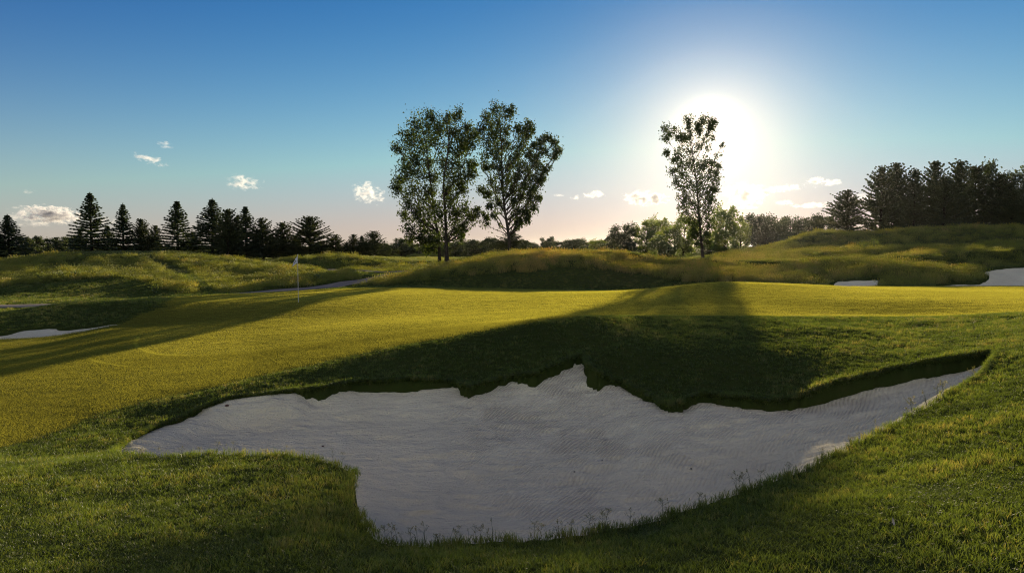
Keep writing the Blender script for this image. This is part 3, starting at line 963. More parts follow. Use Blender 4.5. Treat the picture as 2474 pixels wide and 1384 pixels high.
# --- meadow behind
p = band_points([(62, 85, 3.0, 1.0), (85, 130, 1.4, 1.4)], 0.86, 2)
x, y, s = p.T
ok = ~in_any(x, y, FES) & (seg_dist(x, y, PATH, closed=False) > 1.3)
x, y, s = x[ok], y[ok], s[ok]
n1 = fbm(x, y * 1.5, 4, 3)
vm = [make_clump('meadow_tuft', M_meadow, 60, 0.42, 0.08, 0.20, 0.014, 0.7, 130 + k, segs=2) for k in range(4)]
scatter('meadow_grass', 'green meadow grass around the trees behind the mounds',
        np.column_stack([x, y, sample(ZB, x, y) - 0.01]), rng.uniform(0, 6.28, len(x)), np.column_stack([s, s, s * np.clip(0.7 + 0.7 * n1, 0.25, 2.0)]),
        np.clip(0.4 + 0.2 * n1 + rng.normal(0, 0.12, len(x)), 0, 1), vm)


# ------------------------------------------------------------------ trees
class Tubes:
    def __init__(s):
        s.V, s.Q, s.n = [], [], 0

    def add(s, pts, rad, k=6):
        pts = np.asarray(pts, float)
        t = np.gradient(pts, axis=0)
        t /= np.linalg.norm(t, axis=1)[:, None] + 1e-9
        ref = np.array([0.0, 1.0, 0.0]) if abs(t[0][2]) > 0.8 else np.array([0.0, 0.0, 1.0])
        a = np.cross(t, ref)
        a /= np.linalg.norm(a, axis=1)[:, None] + 1e-9
        b = np.cross(t, a)
        an = np.linspace(0, 2 * math.pi, k, endpoint=False)
        R = np.asarray(rad, float)[:, None, None]
        ring = pts[:, None, :] + R * (np.cos(an)[None, :, None] * a[:, None, :] + np.sin(an)[None, :, None] * b[:, None, :])
        i = np.arange(len(pts) * k).reshape(len(pts), k) + s.n
        q = np.stack([i[:-1], np.roll(i[:-1], -1, 1), np.roll(i[1:], -1, 1), i[1:]], -1).reshape(-1, 4)
        s.V.append(ring.reshape(-1, 3))
        s.Q.append(q)
        s.n += len(pts) * k

    def mesh(s, name, mat):
        return mesh_np(name, np.concatenate(s.V), [np.concatenate(s.Q)], mat, smooth=True)


def leaf_cards(C, size, r, tint, flat=0.0, aspect=0.62):
    """One folded diamond leaf per centre."""
    n = len(C)
    a = r.normal(0, 1, (n, 3))
    a[:, 2] -= 0.35
    a /= np.linalg.norm(a, axis=1)[:, None]
    b = r.normal(0, 1, (n, 3))
    b -= a * (a * b).sum(1)[:, None]
    b /= np.linalg.norm(b, axis=1)[:, None]
    nn = np.cross(a, b)
    s = (size * r.uniform(0.65, 1.3, n))[:, None]
    V = np.stack([C - a * s * 0.5, C + b * s * aspect * 0.5 + nn * s * 0.10, C + a * s * 0.5, C - b * s * aspect * 0.5 + nn * s * 0.10], 1).reshape(-1, 3)
    i = np.arange(n * 4).reshape(n, 4)
    return V, [i[:, [0, 1, 2]], i[:, [0, 2, 3]]], {'h': np.tile([0.2, 0.6, 1.0, 0.6], n), 'tint': np.repeat(tint, 4)}


def curve_pts(a, b, bend, n=7, r=None):
    a, b = np.asarray(a, float), np.asarray(b, float)
    t = np.linspace(0, 1, n)[:, None]
    p = a + (b - a) * t + np.asarray(bend) * (4 * t * (1 - t))
    if r is not None:
        j = r.normal(0, 1, p.shape) * np.linalg.norm(b - a) * 0.012
        j[0] = j[-1] = 0
        p = p + j
    return p


def empty(name, loc):
    e = bpy.data.objects.new(name, None)
    e.empty_display_size = 0.5
    e.location = loc
    return link(e)


def tree_from_blobs(name, label, cat, trunk, Y, blobs, seed, leaf=0.23, mat=None, per=440, thick=0.26, group=None, depth=2.4, sparse=None):
    """trunk: list of (px,py) from the base up, second entry = where limbs begin; blobs: (px,py,rpx[,density]) clusters of leaves in the crown."""
    r = np.random.default_rng(seed)
    mat = mat or M_leaf
    gx, gy, _ = P(trunk[0][0], trunk[0][1], Y)
    gz = float(sample(ZB, gx, gy)) - 0.05
    root = empty(name, (gx, gy, gz))
    tag(root, label, cat, group)
    org = np.array([gx, gy, gz])
    tp = np.array([P(q[0], q[1], Y) for q in trunk]) - org
    tp[0] = 0
    T = Tubes()
    line = dense(tp, closed=False, n=5)
    hgt_ = line[-1][2]
    rad = thick * (1 - 0.80 * np.clip(line[:, 2] / hgt_, 0, 1)) * 0.62 + thick * 0.38 * np.exp(-line[:, 2] / 0.8)
    T.add(line, np.maximum(rad, 0.025), 9)
    C, tint = [], []
    for bl in blobs:
        k = bl[3] if len(bl) > 3 else 1.0
        c = np.array(P(bl[0], bl[1], Y)) - org
        rr = bl[2] / F * Y
        c[1] += r.uniform(-1, 1) * depth * (0.5 + 0.5 * min(1, c[2] / hgt_ * 1.2))
        # limb from the trunk, leaving well below the cluster
        zt = max(tp[1][2] * 0.9, c[2] - max(1.2, 0.9 * math.hypot(c[0] - line[-1][0] * c[2] / hgt_, c[1])) - r.uniform(0.6, 2.2))
        j = int(np.argmin(np.abs(line[:, 2] - zt)))
        a = line[j]
        L = np.linalg.norm(c - a)
        pts = curve_pts(a, c, (0, 0, -0.07 * L + r.normal(0, 0.03) * L), 7, r)
        r0 = min(float(rad[j]) * 0.6, 0.022 + 0.011 * L)
        T.add(pts, np.linspace(r0, 0.012, 7), 5)
        ns = max(4, int(9 * k))
        for q in range(ns):
            v = r.normal(0, 1, 3)
            v /= np.linalg.norm(v)
            e = c + v * rr * r.uniform(0.3, 1.25) * np.array([1, 1.1, 0.85])
            T.add(curve_pts(pts[5], e, (0, 0, -0.04), 4), np.linspace(0.014, 0.006, 4), 3)
            m = int(per / 9 * r.uniform(0.6, 1.4))
            w = r.normal(0, 1, (m, 3)) * rr * np.array([0.5, 0.5, 0.62]) * r.uniform(0.5, 1.15)
            on = r.random(m) < 0.22
            w[on] += (pts[r.integers(3, 7, int(on.sum()))] - e)
            C.append(e + w)
            tint.append(np.clip(r.normal(0.42, 0.10) + r.normal(0, 0.16, m), 0, 1))
    C, tint = np.concatenate(C), np.concatenate(tint)
    V, Fc, at = leaf_cards(C, leaf, r, tint)
    link(bpy.data.objects.new('trunk', T.mesh('trunk', M_bark)), root)
    link(bpy.data.objects.new('crown', mesh_np('crown', V, Fc, mat, at)), root)
    return root


PAIR = [(1003, 298, 17), (1043, 285, 16), (1076, 281, 15), (1106, 283, 15), (1130, 305, 15), (979, 319, 16), (1003, 325, 17), (1027, 312, 17), (1058, 313, 17), (1091, 313, 17), (1112, 333, 17), (1138, 331, 15),
        (966, 358, 14), (991, 358, 18), (1021, 349, 18), (1052, 346, 18), (1082, 355, 18), (1112, 361, 17), (1139, 361, 14), (975, 392, 16), (1003, 389, 18), (1033, 386, 18), (1070, 389, 18), (1106, 392, 17), (1136, 393, 14),
        (961, 434, 13), (985, 428, 17), (1015, 422, 18), (1046, 425, 18), (1088, 428, 18), (1118, 432, 15), (1140, 418, 12), (963, 458, 12), (997, 461, 17), (1033, 458, 18), (1075, 461, 17), (1115, 458, 14), (985, 492, 15),
        (1018, 495, 18), (1052, 492, 18), (1094, 492, 16), (1116, 505, 15), (970, 517, 11, 0.7), (1000, 522, 17), (1036, 522, 18), (1065, 520, 16), (1104, 525, 16), (1132, 520, 13), (1156, 511, 11, 0.8), (1172, 522, 9, 0.6), (991, 556, 15),
        (1021, 552, 17), (1052, 556, 17), (1098, 552, 15), (1122, 548, 11, 0.8), (990, 577, 10, 0.7), (1021, 577, 14), (1046, 580, 14), (1076, 575, 12), (1030, 602, 12, 0.8), (1048, 600, 10, 0.7), (1112, 572, 8, 0.5)]
A_bl = [b for i, b in enumerate(PAIR) if b[0] > 1062 or (b[0] > 1035 and i % 2)]
B_bl = [b for b in PAIR if b not in A_bl]
tree_from_blobs('cottonwood_tree', 'tall leafy tree whose leaves hang lowest, back trunk of the joined pair', 'tree', [(1062, 640), (1060, 585), (1050, 520), (1040, 440), (1030, 360), (1020, 310)], 71.5, B_bl, 1, thick=0.24, per=450)
tree_from_blobs('cottonwood_tree', 'tall leafy tree with the thicker dark trunk, front trunk of the joined pair', 'tree', [(1080, 645), (1078, 585), (1076, 520), (1072, 440), (1082, 370), (1088, 300)], 69.5, A_bl, 2, thick=0.30, per=450)
C_bl = [(1197, 271, 13), (1222, 280, 13), (1236, 275, 10), (1172, 287, 12), (1184, 301, 14), (1206, 299, 15), (1276, 304, 11), (1268, 315, 11), (1288, 313, 7, 0.7), (1163, 319, 12), (1191, 325, 15), (1222, 319, 15), (1250, 322, 12), (1274, 328, 11),
        (1173, 349, 13), (1203, 349, 16), (1228, 343, 14), (1256, 346, 13), (1319, 337, 10), (1303, 352, 10), (1337, 346, 11), (1352, 360, 10), (1340, 374, 9), (1313, 368, 10), (1291, 360, 9), (1171, 379, 13), (1197, 376, 15), (1247, 372, 14),
        (1276, 375, 12), (1296, 389, 12), (1320, 408, 10), (1311, 425, 9), (1171, 408, 12), (1203, 405, 14), (1232, 400, 13), (1258, 404, 13), (1279, 410, 12), (1303, 404, 12), (1303, 435, 11), (1279, 434, 13), (1228, 434, 14), (1249, 428, 13), (1186, 437, 13),
        (1163, 458, 10), (1181, 468, 10), (1206, 458, 13), (1240, 458, 13), (1266, 458, 12), (1289, 461, 12), (1303, 478, 8), (1282, 482, 11), (1258, 476, 10), (1203, 489, 9, 0.7), (1243, 492, 10, 0.8), (1291, 502, 10), (1273, 516, 10), (1252, 534, 9, 0.8),
        (1191, 522, 8, 0.35), (1175, 543, 9, 0.35), (1276, 531, 8, 0.7), (1184, 500, 8, 0.3), (1252, 512, 7, 0.6)]
tree_from_blobs('cottonwood_tree', 'tall open tree with a forked trunk at the end of the mound', 'tree', [(1232, 618), (1229, 568), (1220, 510), (1214, 450), (1212, 380), (1208, 290)], 70, C_bl, 3, thick=0.27, per=330)
D_bl = [(1613, 305, 10), (1656, 296, 11), (1662, 311, 11), (1624, 321, 11), (1603, 337, 8), (1636, 334, 11), (1656, 331, 10), (1692, 293, 10), (1711, 300, 10), (1729, 294, 8), (1683, 304, 8), (1702, 309, 9), (1720, 309, 8), (1669, 330, 8), (1618, 366, 8), (1642, 369, 12),
        (1624, 389, 11), (1650, 395, 13), (1672, 391, 12), (1670, 366, 8, 0.6), (1690, 398, 11, 0.8), (1627, 415, 12), (1653, 420, 14), (1679, 414, 13), (1706, 396, 12), (1729, 392, 9), (1740, 402, 7), (1718, 415, 13), (1736, 420, 9), (1644, 438, 13), (1673, 441, 14), (1702, 437, 13), (1728, 440, 11),
        (1653, 455, 13), (1679, 461, 13), (1709, 460, 13), (1730, 457, 9), (1650, 477, 12), (1673, 487, 14), (1702, 483, 14), (1722, 481, 10), (1644, 496, 10), (1662, 510, 14), (1688, 508, 14), (1712, 503, 12), (1662, 529, 13), (1690, 532, 12), (1710, 524, 12), (1673, 549, 12),
        (1712, 544, 11), (1668, 568, 9), (1685, 562, 10), (1708, 568, 9), (1679, 589, 9), (1712, 586, 8), (1700, 332, 10, 0.5), (1714, 356, 10, 0.5), (1726, 378, 9, 0.5), (1690, 352, 10, 0.6), (1728, 330, 8, 0.4), (1738, 352, 6, 0.4)]
tree_from_blobs('cottonwood_tree', 'slender lone tree standing in front of the glaring sun', 'tree', [(1698, 629), (1695, 590), (1689, 520), (1684, 455), (1676, 390), (1668, 320)], 80, D_bl, 4, thick=0.24, depth=1.5, leaf=0.22, per=275)


# conifers ---------------------------------------------------------
def conifer_meshes(seed, kind, H=9.0, R=2.6):
    r = np.random.default_rng(seed)
    T = Tubes()
    T.add([(0, 0, -0.3), (0.02, 0, H * 0.3), (-0.03, 0.02, H * 0.65), (0, 0, H)], [0.17, 0.13, 0.075, 0.012], 7)
    V, tri, tint, hh = [], [], [], []
    pine = kind == 'pine'
    z = H * (0.05 if not pine else 0.09)
    lean = r.uniform(0, 6.28)
    while z < H * 0.985:
        f = z / H
        if pine:
            env = R * (min(1, 1.15 * (1 - f) ** 0.62) * (0.55 + 0.45 * min(1, f / 0.25)))
        else:
            env = R * (1 - f) ** 0.95 * (0.8 + 0.2 * min(1, f / 0.12))
        nb = r.integers(5, 8) if not pine else r.integers(4, 8)
        a0 = r.uniform(0, 6.28)
        for k in range(nb):
            az = a0 + k * 6.283 / nb + r.normal(0, 0.22)
            L = max(0.10, env * r.uniform(0.66 if pine else 0.72, 1.25 if pine else 1.12) * (1 + (0.18 * math.cos(az - lean) if pine else 0)))
            if pine:
                up0, up1 = r.normal(0.05, 0.12) + 0.35 * f, 0.25 + 0.35 * f
            else:
                up0, up1 = -0.25 + 0.75 * f, 0.18 + 0.15 * f
            m = max(3, int(L / 0.17))
            t = np.linspace(0.0, 1, m)
            bx = np.stack([np.cos(az) * L * t, np.sin(az) * L * t, z + L * (up0 * t + (up1 - 0.12) * t * t)], -1)
            bx[:, :2] += r.normal(0, 0.03, (m, 2))
            if L > 0.5:
                T.add(bx[::max(1, m // 4)], np.linspace(0.026, 0.006, len(bx[::max(1, m // 4)])), 3)
            tb = r.normal(0.38, 0.12)
            dirb = bx[-1] - bx[0]
            dirb = dirb / np.linalg.norm(dirb)
            side = np.array([-math.sin(az), math.cos(az), 0])
            for q in range(m):
                if t[q] < 0.12 and L > 0.8:
                    continue
                ns = 16 if not pine else 20
                for _ in range(ns):
                    l = (r.uniform(0.26, 0.50) if not pine else r.uniform(0.24, 0.46)) * (0.45 + 0.6 * (1 - f)) * (1.15 - 0.45 * t[q])
                    d = dirb * r.uniform(0.2, 1.0) + side * r.normal(0, 0.75) + np.array([0, 0, r.normal(-0.12 if not pine else 0.25, 0.27 if not pine else 0.50)])
                    d /= np.linalg.norm(d)
                    w = np.cross(d, r.normal(0, 1, 3))
                    w = w / (np.linalg.norm(w) + 1e-9) * (0.085 if not pine else 0.075)
                    b0 = bx[q] + r.normal(0, 0.03, 3)
                    n0 = len(V)
                    V += [b0 - w, b0 + w, b0 + d * l]
                    tri.append((n0, n0 + 1, n0 + 2))
                    tt = min(1, max(0, tb + r.normal(0, 0.12)))
                    tint += [tt] * 3
                    hh += [0.2, 0.2, 1.0]
        z += ((0.30 + 0.18 * r.random()) if not pine else (0.24 + 0.26 * r.random())) * (1.0 - 0.35 * f)
    n0 = len(V)
    for k in range(10):
        a = r.uniform(0, 6.28)
        V += [(0.03, 0, H - 0.25), (-0.03, 0, H - 0.25), (0.07 * math.cos(a), 0.07 * math.sin(a), H + 0.25)]
        tri.append((n0 + 3 * k, n0 + 3 * k + 1, n0 + 3 * k + 2))
        tint += [0.4] * 3
        hh += [0.3, 0.3, 1]
    mt = T.mesh('trunk', M_bark)
    mc = mesh_np('crown', np.array(V), [np.array(tri)], M_needle2 if pine else M_needle, {'h': np.array(hh), 'tint': np.array(tint)})
    return mt, mc


SPR = [conifer_meshes(200 + k, 'spruce', 9.0, 2.2 + 0.2 * k) for k in range(5)]
PIN = [conifer_meshes(300 + k, 'pine', 9.0, 2.4 + 0.2 * (k % 3)) for k in range(6)]


def place_tree(pair, name, label, cat, px, ytop, ybase, hw, Y, R0, H0=9.0, group=None, yaw=None, ybase_fix=None):
    gx, gy, _ = P(px, ybase, Y)
    gz = float(sample(ZB, gx, gy))
    ztop = P(px, ytop, Y)[2]
    H = max(0.5, ztop - gz)
    root = empty(name, (gx, gy, gz - 0.05))
    sx = (hw / F * Y) / R0
    root.scale = (sx, sx, H / H0)
    root.rotation_euler = (random.gauss(0, 0.025), random.gauss(0, 0.025), random.uniform(0, 6.28) if yaw is None else yaw)
    tag(root, label, cat, group)
    link(bpy.data.objects.new('trunk', pair[0]), root)
    link(bpy.data.objects.new('crown', pair[1]), root)
    return root


# px, ytop, ybase, half width, Y, kind, variant, label
G1, G2 = 'conifers standing behind the left mound and fairway', 'dark pines on the right hill'
for a in [
    (24, 519, 640, 40, 88, 's', 0, 'slim spruce at the far left beside the low leafy trees'),
    (-14, 548, 640, 34, 86, 's', 1, 'spruce cut by the left edge of the picture'),
    (222, 467, 622, 46, 100, 's', 1, 'tallest spruce of the left row, with bright tiers against the cloud'),
    (262, 545, 622, 26, 104, 's', 2, 'small spruce squeezed between the two tallest at left'),
    (194, 552, 622, 24, 106, 's', 3, 'low ragged spruce at the left foot of the tallest spruce'),
    (298, 492, 622, 38, 102, 's', 2, 'narrow spruce second in height, right of the tallest one'),
    (343, 529, 622, 26, 104, 'p', 0, 'short pine with two tops, its left stem, behind the mound'),
    (374, 545, 622, 22, 104, 'p', 1, 'short leaning pine beside the twin-topped one'),
    (430, 486, 622, 44, 101, 's', 3, 'broad bluish spruce standing alone above the mound end'),
    (514, 481, 626, 46, 102, 's', 0, 'tall dark spruce forming the peak of the dense clump'),
    (551, 506, 628, 36, 100, 'p', 2, 'olive pine leaning on the tall dark spruce'),
    (575, 517, 630, 22, 106, 's', 2, 'thin spruce top behind the dense clump'),
    (597, 499, 632, 38, 102, 's', 1, 'spruce with a thin spire right of the dense clump'),
    (637, 527, 634, 32, 104, 'p', 3, 'rounded pine right of the thin spired spruce'),
    (684, 536, 636, 34, 106, 'p', 0, 'open pine left of the flag with sky showing through'),
    (714, 566, 636, 20, 108, 'p', 2, 'little pine right behind the top of the flag'),
    (751, 523, 634, 42, 106, 'p', 1, 'largest pine right of the flag with spreading tiers'),
    (812, 566, 628, 28, 108, 'p', 3, 'small round pine right of the largest flagside pine'),
    (838, 585, 626, 18, 108, 'p', 2, 'dark low pine between the small round pine and the paired tops'),
    (852, 566, 626, 18, 108, 'p', 1, 'small pine, left one of the paired tops'),
    (875, 568, 626, 20, 108, 's', 2, 'small pointed spruce, right one of the paired tops'),
    (468, 560, 624, 26, 106, 'p', 3, 'low dark pine in the gap between the bluish spruce and the clump'),
    (620, 560, 632, 26, 106, 'p', 1, 'low pine behind the thin spired spruce'),
    (660, 572, 634, 24, 108, 'p', 2, 'low pine between the rounded pine and the open pine'),
    (780, 580, 630, 26, 108, 'p', 0, 'low pine at the right foot of the largest flagside pine'),
    (905, 558, 628, 28, 108, 'p', 0, 'wispy pine ending the conifer row toward the tall leafy trees'),
    (1237, 562, 622, 42, 88, 'p', 2, 'bushy dark pine hiding behind the forked trunk'),
]:
    px, yt, yb, hw, Y, kd, v, lab = a
    place_tree(SPR[(v + px) % 5] if kd == 's' else PIN[(v + px) % 6], 'spruce_tree' if kd == 's' else 'pine_tree', lab, 'tree', px, yt, yb, hw * 1.42, Y, 2.5 if kd == 's' else 2.7, group=G1)
for a in [
    (2046, 460, 566, 46, 96, 0, 'lowest pine at the left foot of the right hill grove'),
    (2128, 402, 562, 44, 98, 1, 'leftmost tall pine of the grove with layered gaps'),
    (2160, 395, 562, 44, 100, 2, 'spiky topped pine second in the grove'),
    (2205, 408, 562, 36, 97, 3, 'narrow see-through pine in the grove gap'),
    (2252, 393, 560, 44, 100, 0, 'bushy pine left of the grove peak'),
    (2308, 388, 560, 46, 98, 1, 'pine forming the pointed peak of the grove'),
    (2352, 400, 560, 44, 101, 2, 'dense dark pine right of the grove peak'),
    (2280, 430, 560, 40, 94, 3, 'shorter pine in front of the grove peak'),
    (2410, 420, 558, 46, 97, 3, 'low spreading pine before the bare topped tree'),
    (2440, 455, 556, 44, 93, 0, 'low dark pine filling the gap near the right edge'),
]:
    px, yt, yb, hw, Y, v, lab = a
    place_tree(PIN[(v + px // 7) % 6], 'pine_tree', lab, 'tree', px, yt, yb, hw * 1.25, Y, 2.4, group=G2)


# broadleaf trees of the far lines -----------------------------------
def broadleaf(seed, mat, H=10.0, R=4.0, n_blob=26, leaf=0.42, per=230, low=0.12, shape='round'):
    r = np.random.default_rng(seed)
    T = Tubes()
    T.add([(0, 0, -0.5), (0.1, 0, H * 0.25), (-0.1, 0.1, H * 0.55), (0, 0, H * 0.9)], [0.24, 0.18, 0.11, 0.03], 7)
    C, tint = [], []
    for k in range(n_blob):
        f = low + (0.93 - low) * (k + r.random()) / n_blob
        w = R * (math.sin(math.pi * min(1, max(0.08, (f - low * 0.6) / (1.06 - low * 0.6)))) ** 0.6)
        a, q = r.uniform(0, 6.28), w * math.sqrt(r.uniform(0.12, 1)) * 0.82
        c = np.array([q * math.cos(a), q * math.sin(a), H * f])
        T.add(curve_pts((0, 0, max(0.1 * H, H * f - q * 0.9 - 0.4)), c, (0, 0, -0.1), 4), np.linspace(0.07, 0.015, 4), 3)
        rr = R * r.uniform(0.20, 0.32)
        m0 = r.normal(0.42, 0.14)
        for s in range(5):
            v = r.normal(0, 1, 3)
            e = c + v / np.linalg.norm(v) * rr * r.uniform(0.4, 1.0)
            m = per // 5
            C.append(e + r.normal(0, 1, (m, 3)) * rr * 0.36)
            tint.append(np.clip(m0 + r.normal(0, 0.13, m), 0, 1))
    V, Fc, at = leaf_cards(np.concatenate(C), leaf, r, np.concatenate(tint), aspect=0.75)
    return T.mesh('trunk', M_bark), mesh_np('crown', V, Fc, mat, at)


BL = [broadleaf(400 + k, M_leaf3) for k in range(5)]
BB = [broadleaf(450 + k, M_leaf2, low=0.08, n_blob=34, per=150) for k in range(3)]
BD = [broadleaf(480 + k, M_leaf3, R=4.6, low=0.05, n_blob=40, leaf=0.4) for k in range(3)]
OPEN = broadleaf(495, M_leaf3, n_blob=24, per=70, low=0.35)
place_tree(OPEN, 'broadleaf_tree', 'thinly leafed rounded tree rising over the right hill pines', 'tree', 2398, 388, 556, 46, 102, 4.0, 10, group=None)
place_tree(BD[0], 'broadleaf_tree', 'dark leafy tree cut by the right edge on the hill', 'tree', 2476, 405, 556, 50, 96, 4.4, 10)

G3, G4, G5 = 'leafy trees of the low wood at left', 'small trees of the distant tree line', 'leafy trees of the wood under the sun'
rr_ = random.Random(11)
left_l = ['pale', 'dark', 'round', 'broad', 'low', 'bushy', 'ragged', 'leafy']
for k, (px, yt, hw, lab) in enumerate([(62, 572, 26, 'green leafy tree right beside the slim spruce at far left'), (88, 571, 26, 'round topped leafy tree, second from the slim spruce at far left'),
                                       (118, 574, 26, 'leafy tree in the middle of the low wood under the grey cloud'), (146, 572, 24, 'leafy tree right of the middle of the low wood under the grey cloud'),
                                       (170, 570, 24, 'highest leafy tree of the low wood, left of the tallest spruce'), (186, 578, 20, 'small leafy tree half hidden by the tallest spruce'),
                                       (-30, 575, 30, 'leafy tree cut off by the left picture edge'), (320, 592, 24, 'low leafy tree filling the gap left of the twin topped pine'),
                                       (395, 590, 22, 'low leafy tree filling the gap before the broad bluish spruce')]):
    place_tree(BL[k % 5], 'broadleaf_tree', lab, 'tree', px, yt, 625, hw, 135 + 6 * (k % 3), 4.0, 10, group=G3)
LM = [('the wispy pine', 905), ('the thicker dark trunk', 1080), ('the forked trunk', 1230), ('the tan mound crest middle', 1400), ('the dark round tree', 1510)]
ORD = ['nearest', 'second', 'third', 'fourth', 'fifth', 'sixth', 'seventh']
seen_lab = {}


def far_label(px, yt, hw):
    nm, x0 = min(LM, key=lambda l: abs(l[1] - px))
    side = 'left' if px < x0 else 'right'
    n_ = seen_lab[(nm, side)] = seen_lab.get((nm, side), 0) + 1
    look = ('broad' if hw > 24 else 'narrow') + (' tall' if yt < 581 else ' low')
    return look + ' far tree, ' + ORD[n_ - 1] + ' ' + side + ' of ' + nm


def by_landmark(l):
    return sorted(l, key=lambda q: min(abs(q[0] - m_[1]) for m_ in LM))


far_list = []
for k in range(34):
    px = 880 + k * 19 + rr_.uniform(-8, 8)
    yt = 586 - 9 * max(0, math.sin(k * 1.7)) + (0 if px < 1300 else -3) + rr_.uniform(-4, 4)
    far_list.append((px, yt, rr_.uniform(17, 30), 190 + rr_.uniform(-20, 30), k))
for px, yt, hw, Y, k in by_landmark(far_list):
    place_tree(BL[(k * 3) % 5] if k % 3 else BD[k % 3], 'broadleaf_tree', far_label(px, yt, hw), 'tree', px, yt, 612, hw, Y, 4.0, 10, group=G4)
for k, (px, yt, hw, lab) in enumerate([(1100, 585, 26, 'mid green tree showing just right of the thicker dark trunk'), (1145, 580, 28, 'broad mid green tree halfway between the joined pair and the forked tree'),
                                       (1190, 572, 26, 'taller mid green tree just left of the forked trunk'), (930, 596, 24, 'low mid green tree beside the wispy pine'),
                                       (1165, 600, 18, 'smallest low bush before the trees between the tall trunks'), (1265, 578, 22, 'mid green tree just right of the bushy dark pine')]):
    place_tree(BL[k % 5], 'broadleaf_tree', lab, 'tree', px, yt, 620, hw, 150, 4.0, 10, group='leafy trees at the back of the fairway')
for px, yt, yb, hw, Y, arr, v, lab in [
    (1510, 543, 622, 36, 112, BD, 0, 'dark round tree at the left end of the wood under the sun'),
    (1385, 577, 618, 26, 165, BD, 1, 'low dark tree standing off from the wood under the sun'),
    (1442, 578, 618, 26, 150, BB, 0, 'small pale tree left of the dark round one'),
    (1478, 568, 618, 22, 160, BL, 2, 'small tree peeping behind the dark round one'),
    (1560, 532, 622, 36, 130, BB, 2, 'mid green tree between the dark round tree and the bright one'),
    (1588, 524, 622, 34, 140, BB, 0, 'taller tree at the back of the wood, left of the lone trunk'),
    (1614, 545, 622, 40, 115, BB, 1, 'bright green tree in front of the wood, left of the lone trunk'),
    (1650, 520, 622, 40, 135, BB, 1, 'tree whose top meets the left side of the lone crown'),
    (1590, 572, 624, 30, 106, BB, 2, 'low bright bushy tree at the foot of the wood'),
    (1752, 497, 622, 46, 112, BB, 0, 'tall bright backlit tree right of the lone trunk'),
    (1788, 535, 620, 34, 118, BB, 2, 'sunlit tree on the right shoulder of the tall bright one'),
    (1716, 560, 622, 30, 124, BD, 2, 'dark tree low behind the lone trunk'),
    (1832, 516, 616, 44, 130, BD, 1, 'rounded dark tree at the start of the right wood'),
    (1872, 537, 612, 40, 128, BD, 0, 'broad dim tree in the middle of the right wood'),
    (1912, 524, 610, 40, 135, BD, 2, 'dim tree with a lumpy top in the right wood'),
    (1950, 527, 604, 40, 132, BL, 0, 'taller tree toward the hill crest in the right wood'),
    (1988, 515, 600, 36, 130, BL, 2, 'last tree of the right wood before the pines'),
    (1850, 560, 616, 40, 110, BD, 2, 'dark shrubby tree below the right wood'),
    (1925, 556, 604, 40, 112, BD, 1, 'low dark tree touching the hill slope'),
]:
    place_tree(arr[v], 'broadleaf_tree', lab, 'tree', px, yt, yb, hw, Y, 4.2, 10, group=G5)

# ------------------------------------------------------------------ flagstick
fx, fy, _ = P(721, 731, 30.4)
fz = float(sample(ZB, fx, fy))
top_z = P(721, 617, 30.4)[2]
fs = tag(empty('flagstick', (fx, fy, fz)), 'thin pale flagstick with a drooping white flag on the green', 'flagstick')
T = Tubes()
hF = top_z - fz
T.add([(0, 0, -0.1), (0, 0, hF * 0.5), (0, 0, hF)], [0.013, 0.012, 0.010], 8)
link(bpy.data.objects.new('pole', T.mesh('pole', simple_mat('pole_white', (0.56, 0.54, 0.48), 0.5))), fs)
T = Tubes()
T.add([(0, 0, hF), (0, 0, hF + 0.05)], [0.022, 0.008], 8)
link(bpy.data.objects.new('ferrule', T.mesh('ferrule', simple_mat('ferrule_white', (0.75, 0.75, 0.72), 0.4))), fs)
nu_, nv_ = 16, 20
fv = []
hw_, hh_ = 0.36, 0.42
for j in range(nv_ + 1):
    for i in range(nu_ + 1):
        s_, t_ = i / nu_, j / nv_
        # cloth hangs from the pole: its fly end sags down and folds
        xx = -0.23 * s_ * (1 - 0.30 * (1 - t_)) - 0.01
        zz = hF - 0.03 - hh_ * 0.72 * t_ * (1 - 0.25 * s_) - 0.24 * s_ ** 1.15
        yy = 0.035 * math.sin(s_ * 9 + t_ * 1.6) * s_ ** 0.5 + 0.015 * math.sin(t_ * 7 + s_ * 3)
        fv.append((xx, yy, zz))
i = np.arange((nu_ + 1) * (nv_ + 1)).reshape(nv_ + 1, nu_ + 1)
q = np.stack([i[:-1, :-1], i[:-1, 1:], i[1:, 1:], i[1:, :-1]], -1).reshape(-1, 4)
m_, t_, o_ = nt('flag_cloth')
b_ = NB(t_)
d1 = b_.n('ShaderNodeBsdfDiffuse', {'Color': (0.85, 0.84, 0.84, 1)}).outputs[0]
d2 = b_.n('ShaderNodeBsdfTranslucent', {'Color': (0.80, 0.78, 0.78, 1)}).outputs[0]
t_.links.new(b_.n('ShaderNodeMixShader', {0: 0.5, 1: d1, 2: d2}).outputs[0], o_.inputs[0])
M_flag = m_
M_emb = simple_mat('flag_emblem_dark', (0.05, 0.045, 0.06), 0.7)
M_blue = simple_mat('flag_blue_edge', (0.25, 0.33, 0.62), 0.7)
cu, cv = (np.arange(nu_) + 0.5) / nu_, (np.arange(nv_) + 0.5) / nv_
UU, VV = np.meshgrid(cu, cv)
fm = np.zeros(UU.shape, int)
fm[((UU - 0.52) / 0.24) ** 2 + ((VV - 0.52) / 0.17) ** 2 < 1] = 1
fm[((UU - 0.45) / 0.07) ** 2 + ((VV - 0.48) / 0.05) ** 2 < 1] = 0
fm[UU > 0.94] = 2
fo = link(bpy.data.objects.new('flag', mesh_np('flag', np.array(fv), [q], [M_flag, M_emb, M_blue], smooth=True, fmat=fm.ravel())), fs)
tag(fo, 'white flag with a dark emblem and blue edge')

